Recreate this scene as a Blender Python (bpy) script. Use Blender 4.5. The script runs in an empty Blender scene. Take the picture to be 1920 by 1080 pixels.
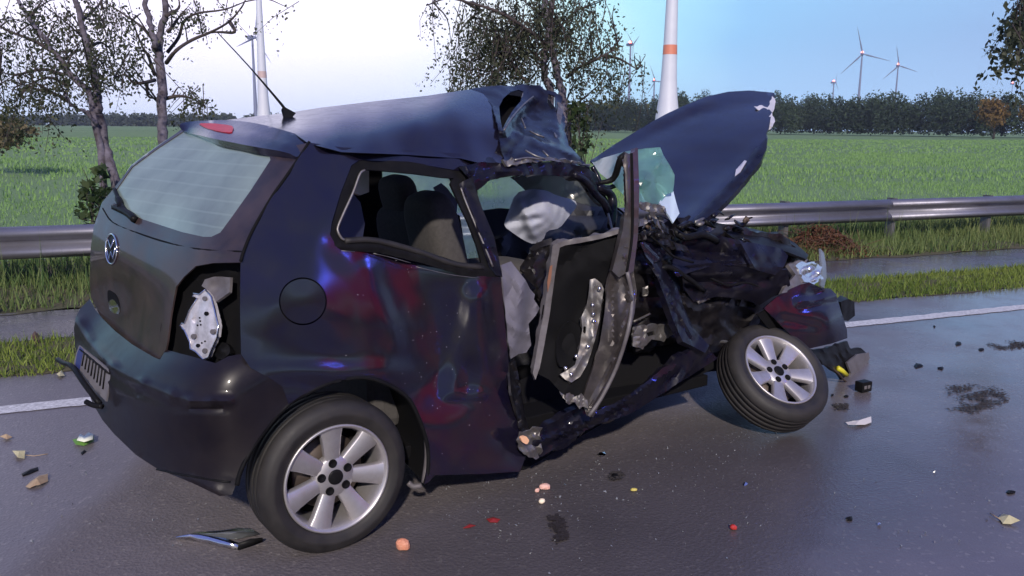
import bpy, bmesh, math, random
import numpy as np
from mathutils import Vector, Matrix
from mathutils.geometry import delaunay_2d_cdt
random.seed(7); rng = np.random.default_rng(7)
S = bpy.context.scene
COL = S.collection

# ------------------------------------------------------------------ camera
F = 1600.0; CX, CY = 960.0, 540.0; CAMH = 1.55
ROLL = math.radians(0.5); PITCH = math.atan(302 / F)
fw = np.array([0, math.cos(PITCH), -math.sin(PITCH)])
r0 = np.array([1.0, 0, 0]); u0 = np.cross(r0, fw)
RT = math.cos(ROLL) * r0 + math.sin(ROLL) * u0
UP = math.cos(ROLL) * u0 - math.sin(ROLL) * r0
CAM = np.array([0, 0, CAMH])
cam = bpy.data.cameras.new('camera'); co = bpy.data.objects.new('camera', cam); COL.objects.link(co)
cam.sensor_width = 36; cam.lens = 36 * F / 1920; cam.clip_start = 0.05; cam.clip_end = 6000
m = Matrix.Identity(4)
for i in range(3):
    m[i][0] = RT[i]; m[i][1] = UP[i]; m[i][2] = -fw[i]; m[i][3] = CAM[i]
co.matrix_world = m
S.camera = co

# ------------------------------------------------------------------ world, sun, exposure
def ray(px, py): return fw + RT * (px - CX) / F - UP * (py - CY) / F
def unit(v): v = np.asarray(v, float); return v / np.linalg.norm(v)
W = bpy.data.worlds.new('World'); S.world = W; W.use_nodes = True
nt = W.node_tree; nt.nodes.clear()
def N(t, ty, **kw):
    n = t.nodes.new(ty)
    for k, v in kw.items(): setattr(n, k, v)
    return n
out = N(nt, 'ShaderNodeOutputWorld'); bg = N(nt, 'ShaderNodeBackground'); bg.inputs[1].default_value = 0.8
tc = N(nt, 'ShaderNodeTexCoord')
d0 = unit(ray(330, -90))
dot = N(nt, 'ShaderNodeVectorMath', operation='DOT_PRODUCT'); dot.inputs[1].default_value = tuple(d0)
nrm = N(nt, 'ShaderNodeVectorMath', operation='NORMALIZE')
nt.links.new(tc.outputs['Generated'], nrm.inputs[0]); nt.links.new(nrm.outputs[0], dot.inputs[0])
ac = N(nt, 'ShaderNodeMath', operation='ARCCOSINE'); nt.links.new(dot.outputs['Value'], ac.inputs[0])
cn = N(nt, 'ShaderNodeTexNoise'); cn.inputs['Scale'].default_value = 2.2; cn.inputs['Detail'].default_value = 4
mpw = N(nt, 'ShaderNodeMapping'); mpw.inputs['Scale'].default_value = (1, 1, 3.2)
nt.links.new(nrm.outputs[0], mpw.inputs[0]); nt.links.new(mpw.outputs[0], cn.inputs['Vector'])
ad = N(nt, 'ShaderNodeMath', operation='MULTIPLY_ADD'); ad.inputs[1].default_value = 0.26
nt.links.new(cn.outputs['Fac'], ad.inputs[0]); nt.links.new(ac.outputs[0], ad.inputs[2])
dv = N(nt, 'ShaderNodeMath', operation='MULTIPLY_ADD'); dv.inputs[1].default_value = 1 / math.pi; dv.inputs[2].default_value = -0.13 / math.pi
nt.links.new(ad.outputs[0], dv.inputs[0])
rp = N(nt, 'ShaderNodeValToRGB'); nt.links.new(dv.outputs[0], rp.inputs[0])
stops = [(0, (1.42, 1.36, 1.7)), (14, (1.36, 1.32, 1.6)), (19, (1.1, 1.22, 1.36)), (23.5, (.84, 1.24, 1.34)), (28.5, (.54, 1.02, 1.22)),
         (35, (.36, .72, 1.12)), (60, (.36, .50, .86)), (95, (.24, .32, .62)), (180, (.10, .14, .32))]
cr = rp.color_ramp
for i, (a, c) in enumerate(stops):
    e = cr.elements[0] if i == 0 else (cr.elements[len(cr.elements) - 1] if i == len(stops) - 1 else cr.elements.new(a / 180))
    e.color = (*c, 1)
# paler band along the horizon
sx = N(nt, 'ShaderNodeSeparateXYZ'); nt.links.new(nrm.outputs[0], sx.inputs[0])
hb = N(nt, 'ShaderNodeMapRange'); hb.inputs['From Min'].default_value = 0.0; hb.inputs['From Max'].default_value = 0.10
hb.inputs['To Min'].default_value = 0.92; hb.inputs['To Max'].default_value = 0.0
nt.links.new(sx.outputs['Z'], hb.inputs['Value'])
mx = N(nt, 'ShaderNodeMix', data_type='RGBA'); mx.inputs['B'].default_value = (.52, .76, 1.14, 1)
nt.links.new(hb.outputs[0], mx.inputs['Factor']); nt.links.new(rp.outputs[0], mx.inputs['A'])
# the glow lies low; higher up the evening sky is a deeper blue
hi = N(nt, 'ShaderNodeMapRange', interpolation_type='SMOOTHSTEP'); hi.inputs['From Min'].default_value = .17; hi.inputs['From Max'].default_value = .40
hi.inputs['To Min'].default_value = 0.0; hi.inputs['To Max'].default_value = 0.85
nt.links.new(sx.outputs['Z'], hi.inputs['Value'])
mx2 = N(nt, 'ShaderNodeMix', data_type='RGBA'); mx2.inputs['B'].default_value = (.118, .158, .55, 1)
nt.links.new(hi.outputs[0], mx2.inputs['Factor']); nt.links.new(mx.outputs['Result'], mx2.inputs['A'])
sky = N(nt, 'ShaderNodeTexSky', sky_type='NISHITA', sun_disc=False)
sky.sun_elevation = math.radians(3); sky.sun_rotation = math.radians(-18)
skm = N(nt, 'ShaderNodeMix', data_type='RGBA', blend_type='ADD'); skm.inputs['Factor'].default_value = 0.003
nt.links.new(mx2.outputs['Result'], skm.inputs['A']); nt.links.new(sky.outputs[0], skm.inputs['B'])
nt.links.new(skm.outputs['Result'], bg.inputs[0]); nt.links.new(bg.outputs[0], out.inputs[0])

SUN_DIR = unit((-0.04, 0.85, -0.50))
sl = bpy.data.lights.new('sun', 'SUN'); sl.energy = 3.4; sl.angle = math.radians(2); sl.color = (1.0, .9, .8)
so = bpy.data.objects.new('sun', sl); COL.objects.link(so)
so.rotation_euler = Vector(SUN_DIR).to_track_quat('-Z', 'Y').to_euler(); so.location = (-5, -8, 8)
S.view_settings.view_transform = 'Standard'; S.view_settings.look = 'None'
S.view_settings.exposure = 0.32; S.view_settings.gamma = 1.0
S.view_settings.use_curve_mapping = False
S.render.engine = 'CYCLES'
S.cycles.max_bounces = 8; S.cycles.transparent_max_bounces = 12
S.cycles.sample_clamp_indirect = 4.0

# ------------------------------------------------------------------ frames: road and car
RA = math.radians(22.3); RU = np.array([math.cos(RA), math.sin(RA), 0]); RN = np.array([-math.sin(RA), math.cos(RA), 0])
CA = math.radians(36); CD = np.array([math.cos(CA), math.sin(CA), 0]); CN = np.array([-math.sin(CA), math.cos(CA), 0])
CO = np.array([-0.69, 2.91, 0]) + 0.8 * CN
def road(u, n, z=0): return RU * u + RN * n + np.array([0, 0, z])
def on(px, py, kind, v):
    """world point that the pixel shows on a plane of the place: car side y, car length x, height z, road offset n, depth d"""
    d = ray(px, py)
    if kind == 'y': t = (v - (CAM - CO) @ CN) / (d @ CN)
    elif kind == 'x': t = (v - (CAM - CO) @ CD) / (d @ CD)
    elif kind == 'z': t = (v - CAMH) / d[2]
    elif kind == 'n': t = (v - CAM @ RN) / (d @ RN)
    elif kind == 'd': t = v
    return CAM + t * d
def tocar(P):
    P = np.atleast_2d(P) - CO
    return np.stack([P @ CD, P @ CN, P[:, 2]], 1)

# ------------------------------------------------------------------ materials
MATS = {}
def mat(name, col=(.5, .5, .5), rough=.5, metal=0, coat=0, noise=None, bump=None, emit=None, spec=None, trans=None, sheen=None):
    """noise=(scale, colour2, contrast)  bump=(scale, strength, distance)"""
    M = bpy.data.materials.new(name); M.use_nodes = True; t = M.node_tree
    b = t.nodes['Principled BSDF']
    b.inputs['Base Color'].default_value = (*col, 1); b.inputs['Roughness'].default_value = rough
    b.inputs['Metallic'].default_value = metal; b.inputs['Coat Weight'].default_value = coat
    b.inputs['Coat Roughness'].default_value = .08
    if spec is not None: b.inputs['Specular IOR Level'].default_value = spec
    c = N(t, 'ShaderNodeTexCoord')
    if noise:
        n = N(t, 'ShaderNodeTexNoise'); n.inputs['Scale'].default_value = noise[0]; n.inputs['Detail'].default_value = 6
        n.inputs['Roughness'].default_value = .65
        t.links.new(c.outputs['Object'], n.inputs['Vector'])
        r = N(t, 'ShaderNodeMapRange'); k = noise[2] if len(noise) > 2 else .25
        r.inputs['From Min'].default_value = .5 - k; r.inputs['From Max'].default_value = .5 + k
        t.links.new(n.outputs['Fac'], r.inputs['Value'])
        x = N(t, 'ShaderNodeMix', data_type='RGBA'); x.inputs['A'].default_value = (*col, 1); x.inputs['B'].default_value = (*noise[1], 1)
        t.links.new(r.outputs[0], x.inputs['Factor']); t.links.new(x.outputs['Result'], b.inputs['Base Color'])
        if len(noise) > 3:
            r2 = N(t, 'ShaderNodeMapRange'); r2.inputs['To Min'].default_value = rough; r2.inputs['To Max'].default_value = noise[3]
            t.links.new(r.outputs[0], r2.inputs['Value']); t.links.new(r2.outputs[0], b.inputs['Roughness'])
    if bump:
        n = N(t, 'ShaderNodeTexNoise'); n.inputs['Scale'].default_value = bump[0]; n.inputs['Detail'].default_value = 5
        t.links.new(c.outputs['Object'], n.inputs['Vector'])
        p = N(t, 'ShaderNodeBump'); p.inputs['Strength'].default_value = bump[1]; p.inputs['Distance'].default_value = bump[2]
        t.links.new(n.outputs['Fac'], p.inputs['Height']); t.links.new(p.outputs[0], b.inputs['Normal'])
    if emit: b.inputs['Emission Color'].default_value = (*emit[0], 1); b.inputs['Emission Strength'].default_value = emit[1]
    if trans: b.inputs['Transmission Weight'].default_value = trans
    MATS[name] = M; return M
def fogged(name, tint, clear, rough, lines=False, ior=1.5, dif=.15):
    """misted glass: partly see-through, partly scattering the light that falls on either side"""
    M = bpy.data.materials.new(name); M.use_nodes = True; t = M.node_tree; t.nodes.clear()
    o = N(t, 'ShaderNodeOutputMaterial'); tr = N(t, 'ShaderNodeBsdfTransparent'); tr.inputs[0].default_value = (*[.5 + .5 * q for q in tint], 1)
    tl = N(t, 'ShaderNodeBsdfTranslucent'); df = N(t, 'ShaderNodeBsdfDiffuse')
    tl.inputs[0].default_value = (*tint, 1); df.inputs[0].default_value = (*[.85 * q for q in tint], 1)
    gl = N(t, 'ShaderNodeBsdfGlossy'); gl.inputs['Roughness'].default_value = rough
    m1 = N(t, 'ShaderNodeMixShader'); m1.inputs[0].default_value = dif
    m2 = N(t, 'ShaderNodeMixShader'); m3 = N(t, 'ShaderNodeMixShader')
    fr = N(t, 'ShaderNodeFresnel'); fr.inputs[0].default_value = ior
    c = N(t, 'ShaderNodeTexCoord'); n = N(t, 'ShaderNodeTexNoise'); n.inputs['Scale'].default_value = 2.6; n.inputs['Detail'].default_value = 5
    t.links.new(c.outputs['Object'], n.inputs['Vector'])
    r = N(t, 'ShaderNodeMapRange'); r.inputs['From Min'].default_value = .3; r.inputs['From Max'].default_value = .7
    r.inputs['To Min'].default_value = min(1, clear + .25); r.inputs['To Max'].default_value = max(.02, clear - .2)
    t.links.new(n.outputs['Fac'], r.inputs['Value'])
    last = r.outputs[0]
    if lines:
        w = N(t, 'ShaderNodeTexWave', wave_type='BANDS', bands_direction='Z'); w.inputs['Scale'].default_value = 7.5; w.inputs['Distortion'].default_value = .4
        t.links.new(c.outputs['Object'], w.inputs['Vector'])
        w2 = N(t, 'ShaderNodeMapRange'); w2.inputs['From Min'].default_value = .9; w2.inputs['From Max'].default_value = 1
        w2.inputs['To Min'].default_value = 1; w2.inputs['To Max'].default_value = .78
        t.links.new(w.outputs['Fac'], w2.inputs['Value'])
        mu = N(t, 'ShaderNodeMath', operation='MULTIPLY'); t.links.new(last, mu.inputs[0]); t.links.new(w2.outputs[0], mu.inputs[1]); last = mu.outputs[0]
    t.links.new(tl.outputs[0], m1.inputs[1]); t.links.new(df.outputs[0], m1.inputs[2])
    t.links.new(last, m2.inputs[0]); t.links.new(m1.outputs[0], m2.inputs[1]); t.links.new(tr.outputs[0], m2.inputs[2])
    t.links.new(fr.outputs[0], m3.inputs[0]); t.links.new(m2.outputs[0], m3.inputs[1]); t.links.new(gl.outputs[0], m3.inputs[2])
    t.links.new(m3.outputs[0], o.inputs[0]); MATS[name] = M; return M

PAINT = mat('dark_blue_paint', (.004, .003, .016), .20, 0, .9, (9, (.010, .009, .012), .22, .34), (900, .04, .0006), spec=.06)
PAINT.node_tree.nodes['Principled BSDF'].inputs['Coat IOR'].default_value = 1.75
PAINT.node_tree.nodes['Principled BSDF'].inputs['Coat Roughness'].default_value = .15
PAINTD = mat('dusty_paint', (.012, .010, .012), .30, 0, .5, (7, (.055, .036, .033), .25, .5), (700, .05, .0006), spec=.25)
BUMP = mat('bumper_paint', (.006, .005, .009), .28, 0, .2, (6, (.014, .011, .013), .2, .45), (800, .05, .0006), spec=.2)
TORN = mat('crumpled_paint', (.004, .004, .012), .26, .05, .32, (16, (.011, .010, .015), .14, .4), (40, .08, .004), spec=.12)
DARKM = mat('dark_mangled_metal', (.006, .0055, .008), .32, .2, .2, (22, (.020, .018, .019), .16, .5), (40, .2, .004), spec=.25)
BARE = mat('bare_metal', (.29, .285, .28), .45, .8, 0, (25, (.16, .14, .13), .2, .6), (80, .2, .002))
DOORM = mat('door_inner_metal', (.115, .10, .095), .3, .55, .3, (14, (.045, .04, .04), .22, .45), (60, .15, .002))
GREYP = mat('grey_edge_plastic', (.15, .14, .15), .5, 0, 0, (20, (.08, .07, .07)))
BLACK = mat('black_plastic', (.006, .006, .007), .42, 0, 0, (18, (.012, .012, .013), .2), (200, .1, .001), spec=.08)
RUBBER = mat('rubber', (.009, .0085, .009), .55, 0, 0, (14, (.024, .021, .020), .22, .75), (260, .15, .001))
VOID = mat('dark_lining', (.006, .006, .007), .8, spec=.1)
ALLOY = mat('alloy', (.60, .59, .61), .32, .75, .2, (9, (.38, .35, .34), .25, .55))
CHROME = mat('chrome', (.75, .74, .76), .15, 1)
CLOTH = mat('airbag_cloth', (.44, .46, .54), .9, 0, 0, (12, (.34, .36, .44)), (90, .3, .003))
CURT = mat('grey_cloth', (.17, .165, .21), .9, 0, 0, (10, (.11, .105, .14)), (120, .3, .002))
SEATM = mat('seat_fabric', (.045, .042, .042), .95, 0, 0, (60, (.075, .07, .068)), (300, .3, .002))
CARD = mat('pale_trim', (.52, .50, .45), .7, 0, 0, (8, (.40, .39, .36)))
REDL = mat('red_lens', (.50, .012, .03), .3, 0, 0, (40, (.32, .01, .02)), spec=.15)
LAMPW = mat('lamp_carrier_metal', (.68, .66, .72), .3, .35, .3, (30, (.4, .39, .42), .2))
LENS = mat('headlamp_reflector', (.7, .72, .76), .12, .9, .5)
RUST = mat('rusty_parts', (.12, .085, .06), .6, .4, 0, (20, (.05, .035, .03)), (60, .4, .004))
YEL = mat('yellow_plastic', (.55, .50, .03), .45)
PLATE = mat('plate_white', (.17, .165, .18), .35, 0, 0, (14, (.11, .10, .11)))
PBLUE = mat('plate_blue', (.03, .04, .14), .4)
TEAL = fogged('broken_windscreen', (.52, .88, .82), .18, .1)
FOG = fogged('misted_window', (.90, 1.0, .95), .58, .06)
FOGR = fogged('misted_rear_window', (.72, .90, .80), .36, .16, True, 2.2, .45)

# ------------------------------------------------------------------ helpers
def link(name, me, M=None, parent=None):
    o = bpy.data.objects.new(name, me); COL.objects.link(o)
    if M is not None: me.materials.append(M)
    if parent is not None: o.parent = parent
    return o
def mesh(name, V, Fc, M=None, parent=None, smooth=True):
    me = bpy.data.meshes.new(name); me.from_pydata([tuple(map(float, v)) for v in V], [], [tuple(map(int, f)) for f in Fc]); me.update()
    if smooth: me.polygons.foreach_set('use_smooth', [True] * len(me.polygons))
    return link(name, me, M, parent)
def fastmesh(name, V, k, M, parent=None, smooth=False, tint=None):
    """V: (n*k, 3) vertices of n separate k-gons"""
    V = np.asarray(V, np.float32); n = len(V) // k
    me = bpy.data.meshes.new(name); me.vertices.add(len(V)); me.vertices.foreach_set('co', V.ravel())
    me.loops.add(len(V)); me.loops.foreach_set('vertex_index', np.arange(len(V), dtype=np.int32))
    me.polygons.add(n); me.polygons.foreach_set('loop_start', np.arange(0, len(V), k, dtype=np.int32))
    me.polygons.foreach_set('loop_total', np.full(n, k, np.int32))
    if tint is not None:
        a = me.attributes.new('tint', 'FLOAT', 'POINT'); a.data.foreach_set('value', np.repeat(np.asarray(tint, np.float32), k))
    me.update(calc_edges=True)
    return link(name, me, M, parent)
def tag(o, label=None, cat=None, group=None, kind=None):
    if label: o['label'] = label
    if cat: o['category'] = cat
    if group: o['group'] = group
    if kind: o['kind'] = kind
    return o
def empty(name, loc, rz=0):
    o = bpy.data.objects.new(name, None); COL.objects.link(o); o.location = loc; o.rotation_euler = (0, 0, rz); return o
def copy_tree(o, parent=None):
    c = o.copy(); COL.objects.link(c); c.parent = parent
    for ch in list(o.children): copy_tree(ch, c)
    return c
def sweep(pts, rad, sides=8, caps=True, flat=None):
    """tube along pts; rad scalar or list; flat=(direction, factor) squashes the section"""
    P = np.array(pts, float); n = len(P); R = np.full(n, rad) if np.isscalar(rad) else np.array(rad, float)
    T = np.gradient(P, axis=0); T /= np.linalg.norm(T, axis=1)[:, None] + 1e-12
    ref = np.array([0, 0, 1.0]) if abs(T[0][2]) < .8 else np.array([1.0, 0, 0])
    V = []; Fc = []
    for i in range(n):
        a = np.cross(T[i], ref); a /= np.linalg.norm(a) + 1e-12; b = np.cross(T[i], a); ref = -np.cross(T[i], a) if False else ref
        for k in range(sides):
            th = 2 * math.pi * (k + .5) / sides
            off = a * math.cos(th) + b * math.sin(th)
            if flat is not None:
                fd = np.asarray(flat[0]); off = off - fd * (off @ fd) * (1 - flat[1])
            V.append(P[i] + R[i] * off)
    for i in range(n - 1):
        for k in range(sides):
            k2 = (k + 1) % sides
            Fc.append((i * sides + k, i * sides + k2, (i + 1) * sides + k2, (i + 1) * sides + k))
    if caps:
        Fc.append(tuple(range(sides))[::-1]); Fc.append(tuple((n - 1) * sides + k for k in range(sides)))
    return V, Fc
def spline(P, k=5):
    P = np.array(P, float); out = []
    Q = np.vstack([2 * P[0] - P[1], P, 2 * P[-1] - P[-2]])
    for i in range(len(P) - 1):
        a, b, c, d = Q[i:i + 4]
        for t in np.arange(k) / k:
            out.append(.5 * (2 * b + (c - a) * t + (2 * a - 5 * b + 4 * c - d) * t * t + (3 * b - a - 3 * c + d) * t ** 3))
    out.append(P[-1]); return np.array(out)
def join(*vf):
    V = []; Fc = []
    for v, f in vf:
        o = len(V); V += [tuple(q) for q in v]; Fc += [tuple(i + o for i in q) for q in f]
    return V, Fc
def box(c, s, R=None):
    V = np.array([[x, y, z] for x in (-.5, .5) for y in (-.5, .5) for z in (-.5, .5)]) * np.array(s)
    if R is not None: V = V @ np.asarray(R).T
    V = V + np.array(c)
    return V, [(0, 1, 3, 2), (4, 6, 7, 5), (0, 4, 5, 1), (2, 3, 7, 6), (0, 2, 6, 4), (1, 5, 7, 3)]
def bevel(o, w, seg=2):
    b = o.modifiers.new('bevel', 'BEVEL'); b.width = w; b.segments = seg; b.limit_method = 'ANGLE'; b.angle_limit = math.radians(40); return o
def superell(c, s, R=None, e=.45, nu=18, nv=12):
    V = []; Fc = []
    def sg(x, p): return math.copysign(abs(x) ** p, x)
    for j in range(nv + 1):
        v = -math.pi / 2 + math.pi * j / nv
        for i in range(nu):
            u = 2 * math.pi * i / nu
            V.append((s[0] * sg(math.cos(v), e) * sg(math.cos(u), e), s[1] * sg(math.cos(v), e) * sg(math.sin(u), e), s[2] * sg(math.sin(v), e)))
    for j in range(nv):
        for i in range(nu):
            i2 = (i + 1) % nu; Fc.append((j * nu + i, j * nu + i2, (j + 1) * nu + i2, (j + 1) * nu + i))
    V = np.array(V)
    if R is not None: V = V @ np.asarray(R).T
    return V + np.array(c), Fc
def lathe(prof, n=48, axis=1):
    """profile (r, a) turned round the y axis (a runs along y)"""
    V = []; Fc = []; k = len(prof)
    for i in range(n):
        th = 2 * math.pi * i / n
        for r, a in prof: V.append((r * math.cos(th), a, r * math.sin(th)))
    for i in range(n):
        i2 = (i + 1) % n
        for j in range(k - 1): Fc.append((i * k + j, i * k + j + 1, i2 * k + j + 1, i2 * k + j))
    return V, Fc

def inside(poly, P):
    poly = np.asarray(poly, float); x, y = P[:, 0], P[:, 1]; r = np.zeros(len(P), bool)
    n = len(poly); j = n - 1
    for i in range(n):
        xi, yi = poly[i]; xj, yj = poly[j]
        c = (yi > y) != (yj > y)
        with np.errstate(divide='ignore', invalid='ignore'): r ^= c & (x < (xj - xi) * (y - yi) / (yj - yi + 1e-12) + xi)
        j = i
    return r
class Depth:
    """thin-plate surface through control points, in inverse depth so that planes stay planes"""
    def __init__(s, cps):
        P = np.array([c[:2] for c in cps], float) / 100; z = []
        for c in cps:
            w = on(c[0], c[1], c[2], c[3]); z.append(1 / ((w - CAM) @ fw))
        n = len(P); K = s.k(P, P); A = np.zeros((n + 3, n + 3)); A[:n, :n] = K + 1e-4 * np.eye(n); A[:n, n] = 1; A[:n, n + 1:] = P; A[n:, :n] = A[:n, n:].T
        s.P = P; s.w = np.linalg.lstsq(A, np.concatenate([z, [0, 0, 0]]), rcond=None)[0]
    def k(s, A, B):
        r2 = ((A[:, None] - B[None]) ** 2).sum(-1); return .5 * r2 * np.log(r2 + 1e-9)
    def __call__(s, Q):
        Q = np.atleast_2d(np.asarray(Q, float)) / 100; n = len(s.P)
        return 1 / (s.k(Q, s.P) @ s.w[:n] + s.w[n] + Q @ s.w[n + 1:])
    def world(s, Q, off=0):
        Q = np.atleast_2d(np.asarray(Q, float)); t = s(Q) + off
        d = fw + np.outer((Q[:, 0] - CX) / F, RT) - np.outer((Q[:, 1] - CY) / F, UP)
        return CAM + d * np.asarray(t).reshape(-1, 1)
def folds(P, amp, freq, seed, n=5):
    g = np.random.default_rng(seed); d = np.zeros(len(P)); P = P + .03 * np.sin(P[:, [1, 2, 0]] * 17 + seed)
    for i in range(n):
        k = g.normal(size=3); k /= np.linalg.norm(k); f = freq * (1 + .9 * i) * g.uniform(.7, 1.3)
        d += amp / (1 + .9 * i) * (np.abs(((P @ k * f + g.uniform()) % 1) * 2 - 1) - .5)
    return d
def densify(L, step):
    L = np.asarray(L, float); o = []
    for i in range(len(L)):
        a, b = L[i], L[(i + 1) % len(L)]; n = max(1, int(np.linalg.norm(b - a) / step))
        for k in range(n): o.append(a + (b - a) * k / n)
    return np.array(o)
def rounded(L, it=2):
    L = np.asarray(L, float)
    for _ in range(it):
        n = len(L); o = []
        for i in range(n):
            a, b = L[i], L[(i + 1) % n]; o += [a * .8 + b * .2, a * .2 + b * .8]
        L = np.array(o)
    return L
PCACHE = {}
def panel(name, outline, cps, M, parent, thick=.004, step=9, holes=(), dents=(), creases=(), crumple=None, smooth=True, soft=0, off=0, frame='car', jag=0):
    """sheet traced from its outline, laid on its own curved surface in the car's space, with real thickness"""
    D = cps if isinstance(cps, Depth) else Depth(cps)
    L = rounded(outline, soft) if soft else np.asarray(outline, float)
    loops = [densify(L, step)] + [densify(h, step) for h in holes]
    if jag:
        g = np.random.default_rng(len(outline) * 7 + int(outline[0][0])); loops[0] = loops[0] + g.normal(0, jag, loops[0].shape)
    V2 = []; E = []
    for l in loops:
        o = len(V2); V2 += [tuple(p) for p in l]; E += [(o + i, o + (i + 1) % len(l)) for i in range(len(l))]
    lo = loops[0].min(0); hi = loops[0].max(0)
    gx, gy = np.meshgrid(np.arange(lo[0] + step * .5, hi[0], step), np.arange(lo[1] + step * .5, hi[1], step * .9))
    gx = gx + (np.arange(gx.shape[0]) % 2)[:, None] * step * .5
    G = np.stack([gx.ravel(), gy.ravel()], 1); ok = inside(loops[0], G)
    for h in loops[1:]: ok &= ~inside(h, G)
    B = np.vstack(loops)
    G = G[ok]
    if len(G): G = G[((G[:, None] - B[None]) ** 2).sum(-1).min(1) > (step * .45) ** 2]
    V2 += [tuple(p) for p in G]
    r = delaunay_2d_cdt([Vector(p) for p in V2], E, [], 0, 1e-3)
    Q = np.array([tuple(v) for v in r[0]]); T = np.array([f for f in r[2] if len(f) == 3])
    c = Q[T].mean(1); ok = inside(loops[0], c)
    for h in loops[1:]: ok &= ~inside(h, c)
    T = T[ok]
    dz = np.full(len(Q), float(off))
    for (x, y, rx, ry, a) in dents: dz += a * np.exp(-((Q[:, 0] - x) / rx) ** 2 - ((Q[:, 1] - y) / ry) ** 2)
    for (x0, y0, x1, y1, w, a) in creases:   # sharp fold along a line, tent section
        a0 = np.array([x0, y0]); ab = np.array([x1 - x0, y1 - y0]); t = np.clip(((Q - a0) @ ab) / (ab @ ab), 0, 1)
        dist = np.linalg.norm(Q - a0 - t[:, None] * ab, axis=1); v = np.clip(1 - dist / w, 0, 1); dz += a * (v * v * (3 - 2 * v) if w > 30 else v)
    Wp = D.world(Q, 0)
    if crumple: dz = dz + folds(Wp, *crumple)
    Wp = D.world(Q, dz)
    P = tocar(Wp) if frame == 'car' else Wp - np.asarray(frame)
    # faces towards the camera
    a, b, c3 = Wp[T[0]]; nn = np.cross(b - a, c3 - a)
    if nn @ (CAM - a) < 0: T = T[:, ::-1]
    if thick:   # back face and rim, built so that the rim keeps its own shading
        fn = np.cross(P[T[:, 1]] - P[T[:, 0]], P[T[:, 2]] - P[T[:, 0]]); vn = np.zeros_like(P)
        for k in range(3): np.add.at(vn, T[:, k], fn)
        vn /= np.linalg.norm(vn, axis=1)[:, None] + 1e-12; nP = len(P)
        he = {}
        for t_ in T:
            for k in range(3): he[(int(t_[k]), int(t_[(k + 1) % 3]))] = 1
        rim = [e for e in he if (e[1], e[0]) not in he]
        Fc = [tuple(t_) for t_ in T] + [tuple(t_[::-1] + nP) for t_ in T] + [(b_, a_, a_ + nP, b_ + nP) for a_, b_ in rim]
        o = mesh(name, np.vstack([P, P - vn * thick]), Fc, M, parent, smooth)
    else: o = mesh(name, P, T, M, parent, smooth)
    o.data.set_sharp_from_angle(angle=math.radians(26 if crumple and crumple[0] >= .02 and M is not CLOTH else 50))
    return o
def wires(name, lines, D, M, parent, rad, off=-.006, sides=6, frame='car', k=4):
    """tubes laid along pixel polylines on a panel's surface"""
    if not isinstance(D, Depth): D = Depth(D)
    parts = []
    for L in lines:
        W3 = D.world(np.array(L, float), off); P = tocar(W3) if frame == 'car' else W3 - np.asarray(frame)
        if len(P) > 2 and k > 1: P = spline(P, k)
        parts.append(sweep(P, rad, sides))
    V, Fc = join(*parts); return mesh(name, V, Fc, M, parent)
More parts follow.
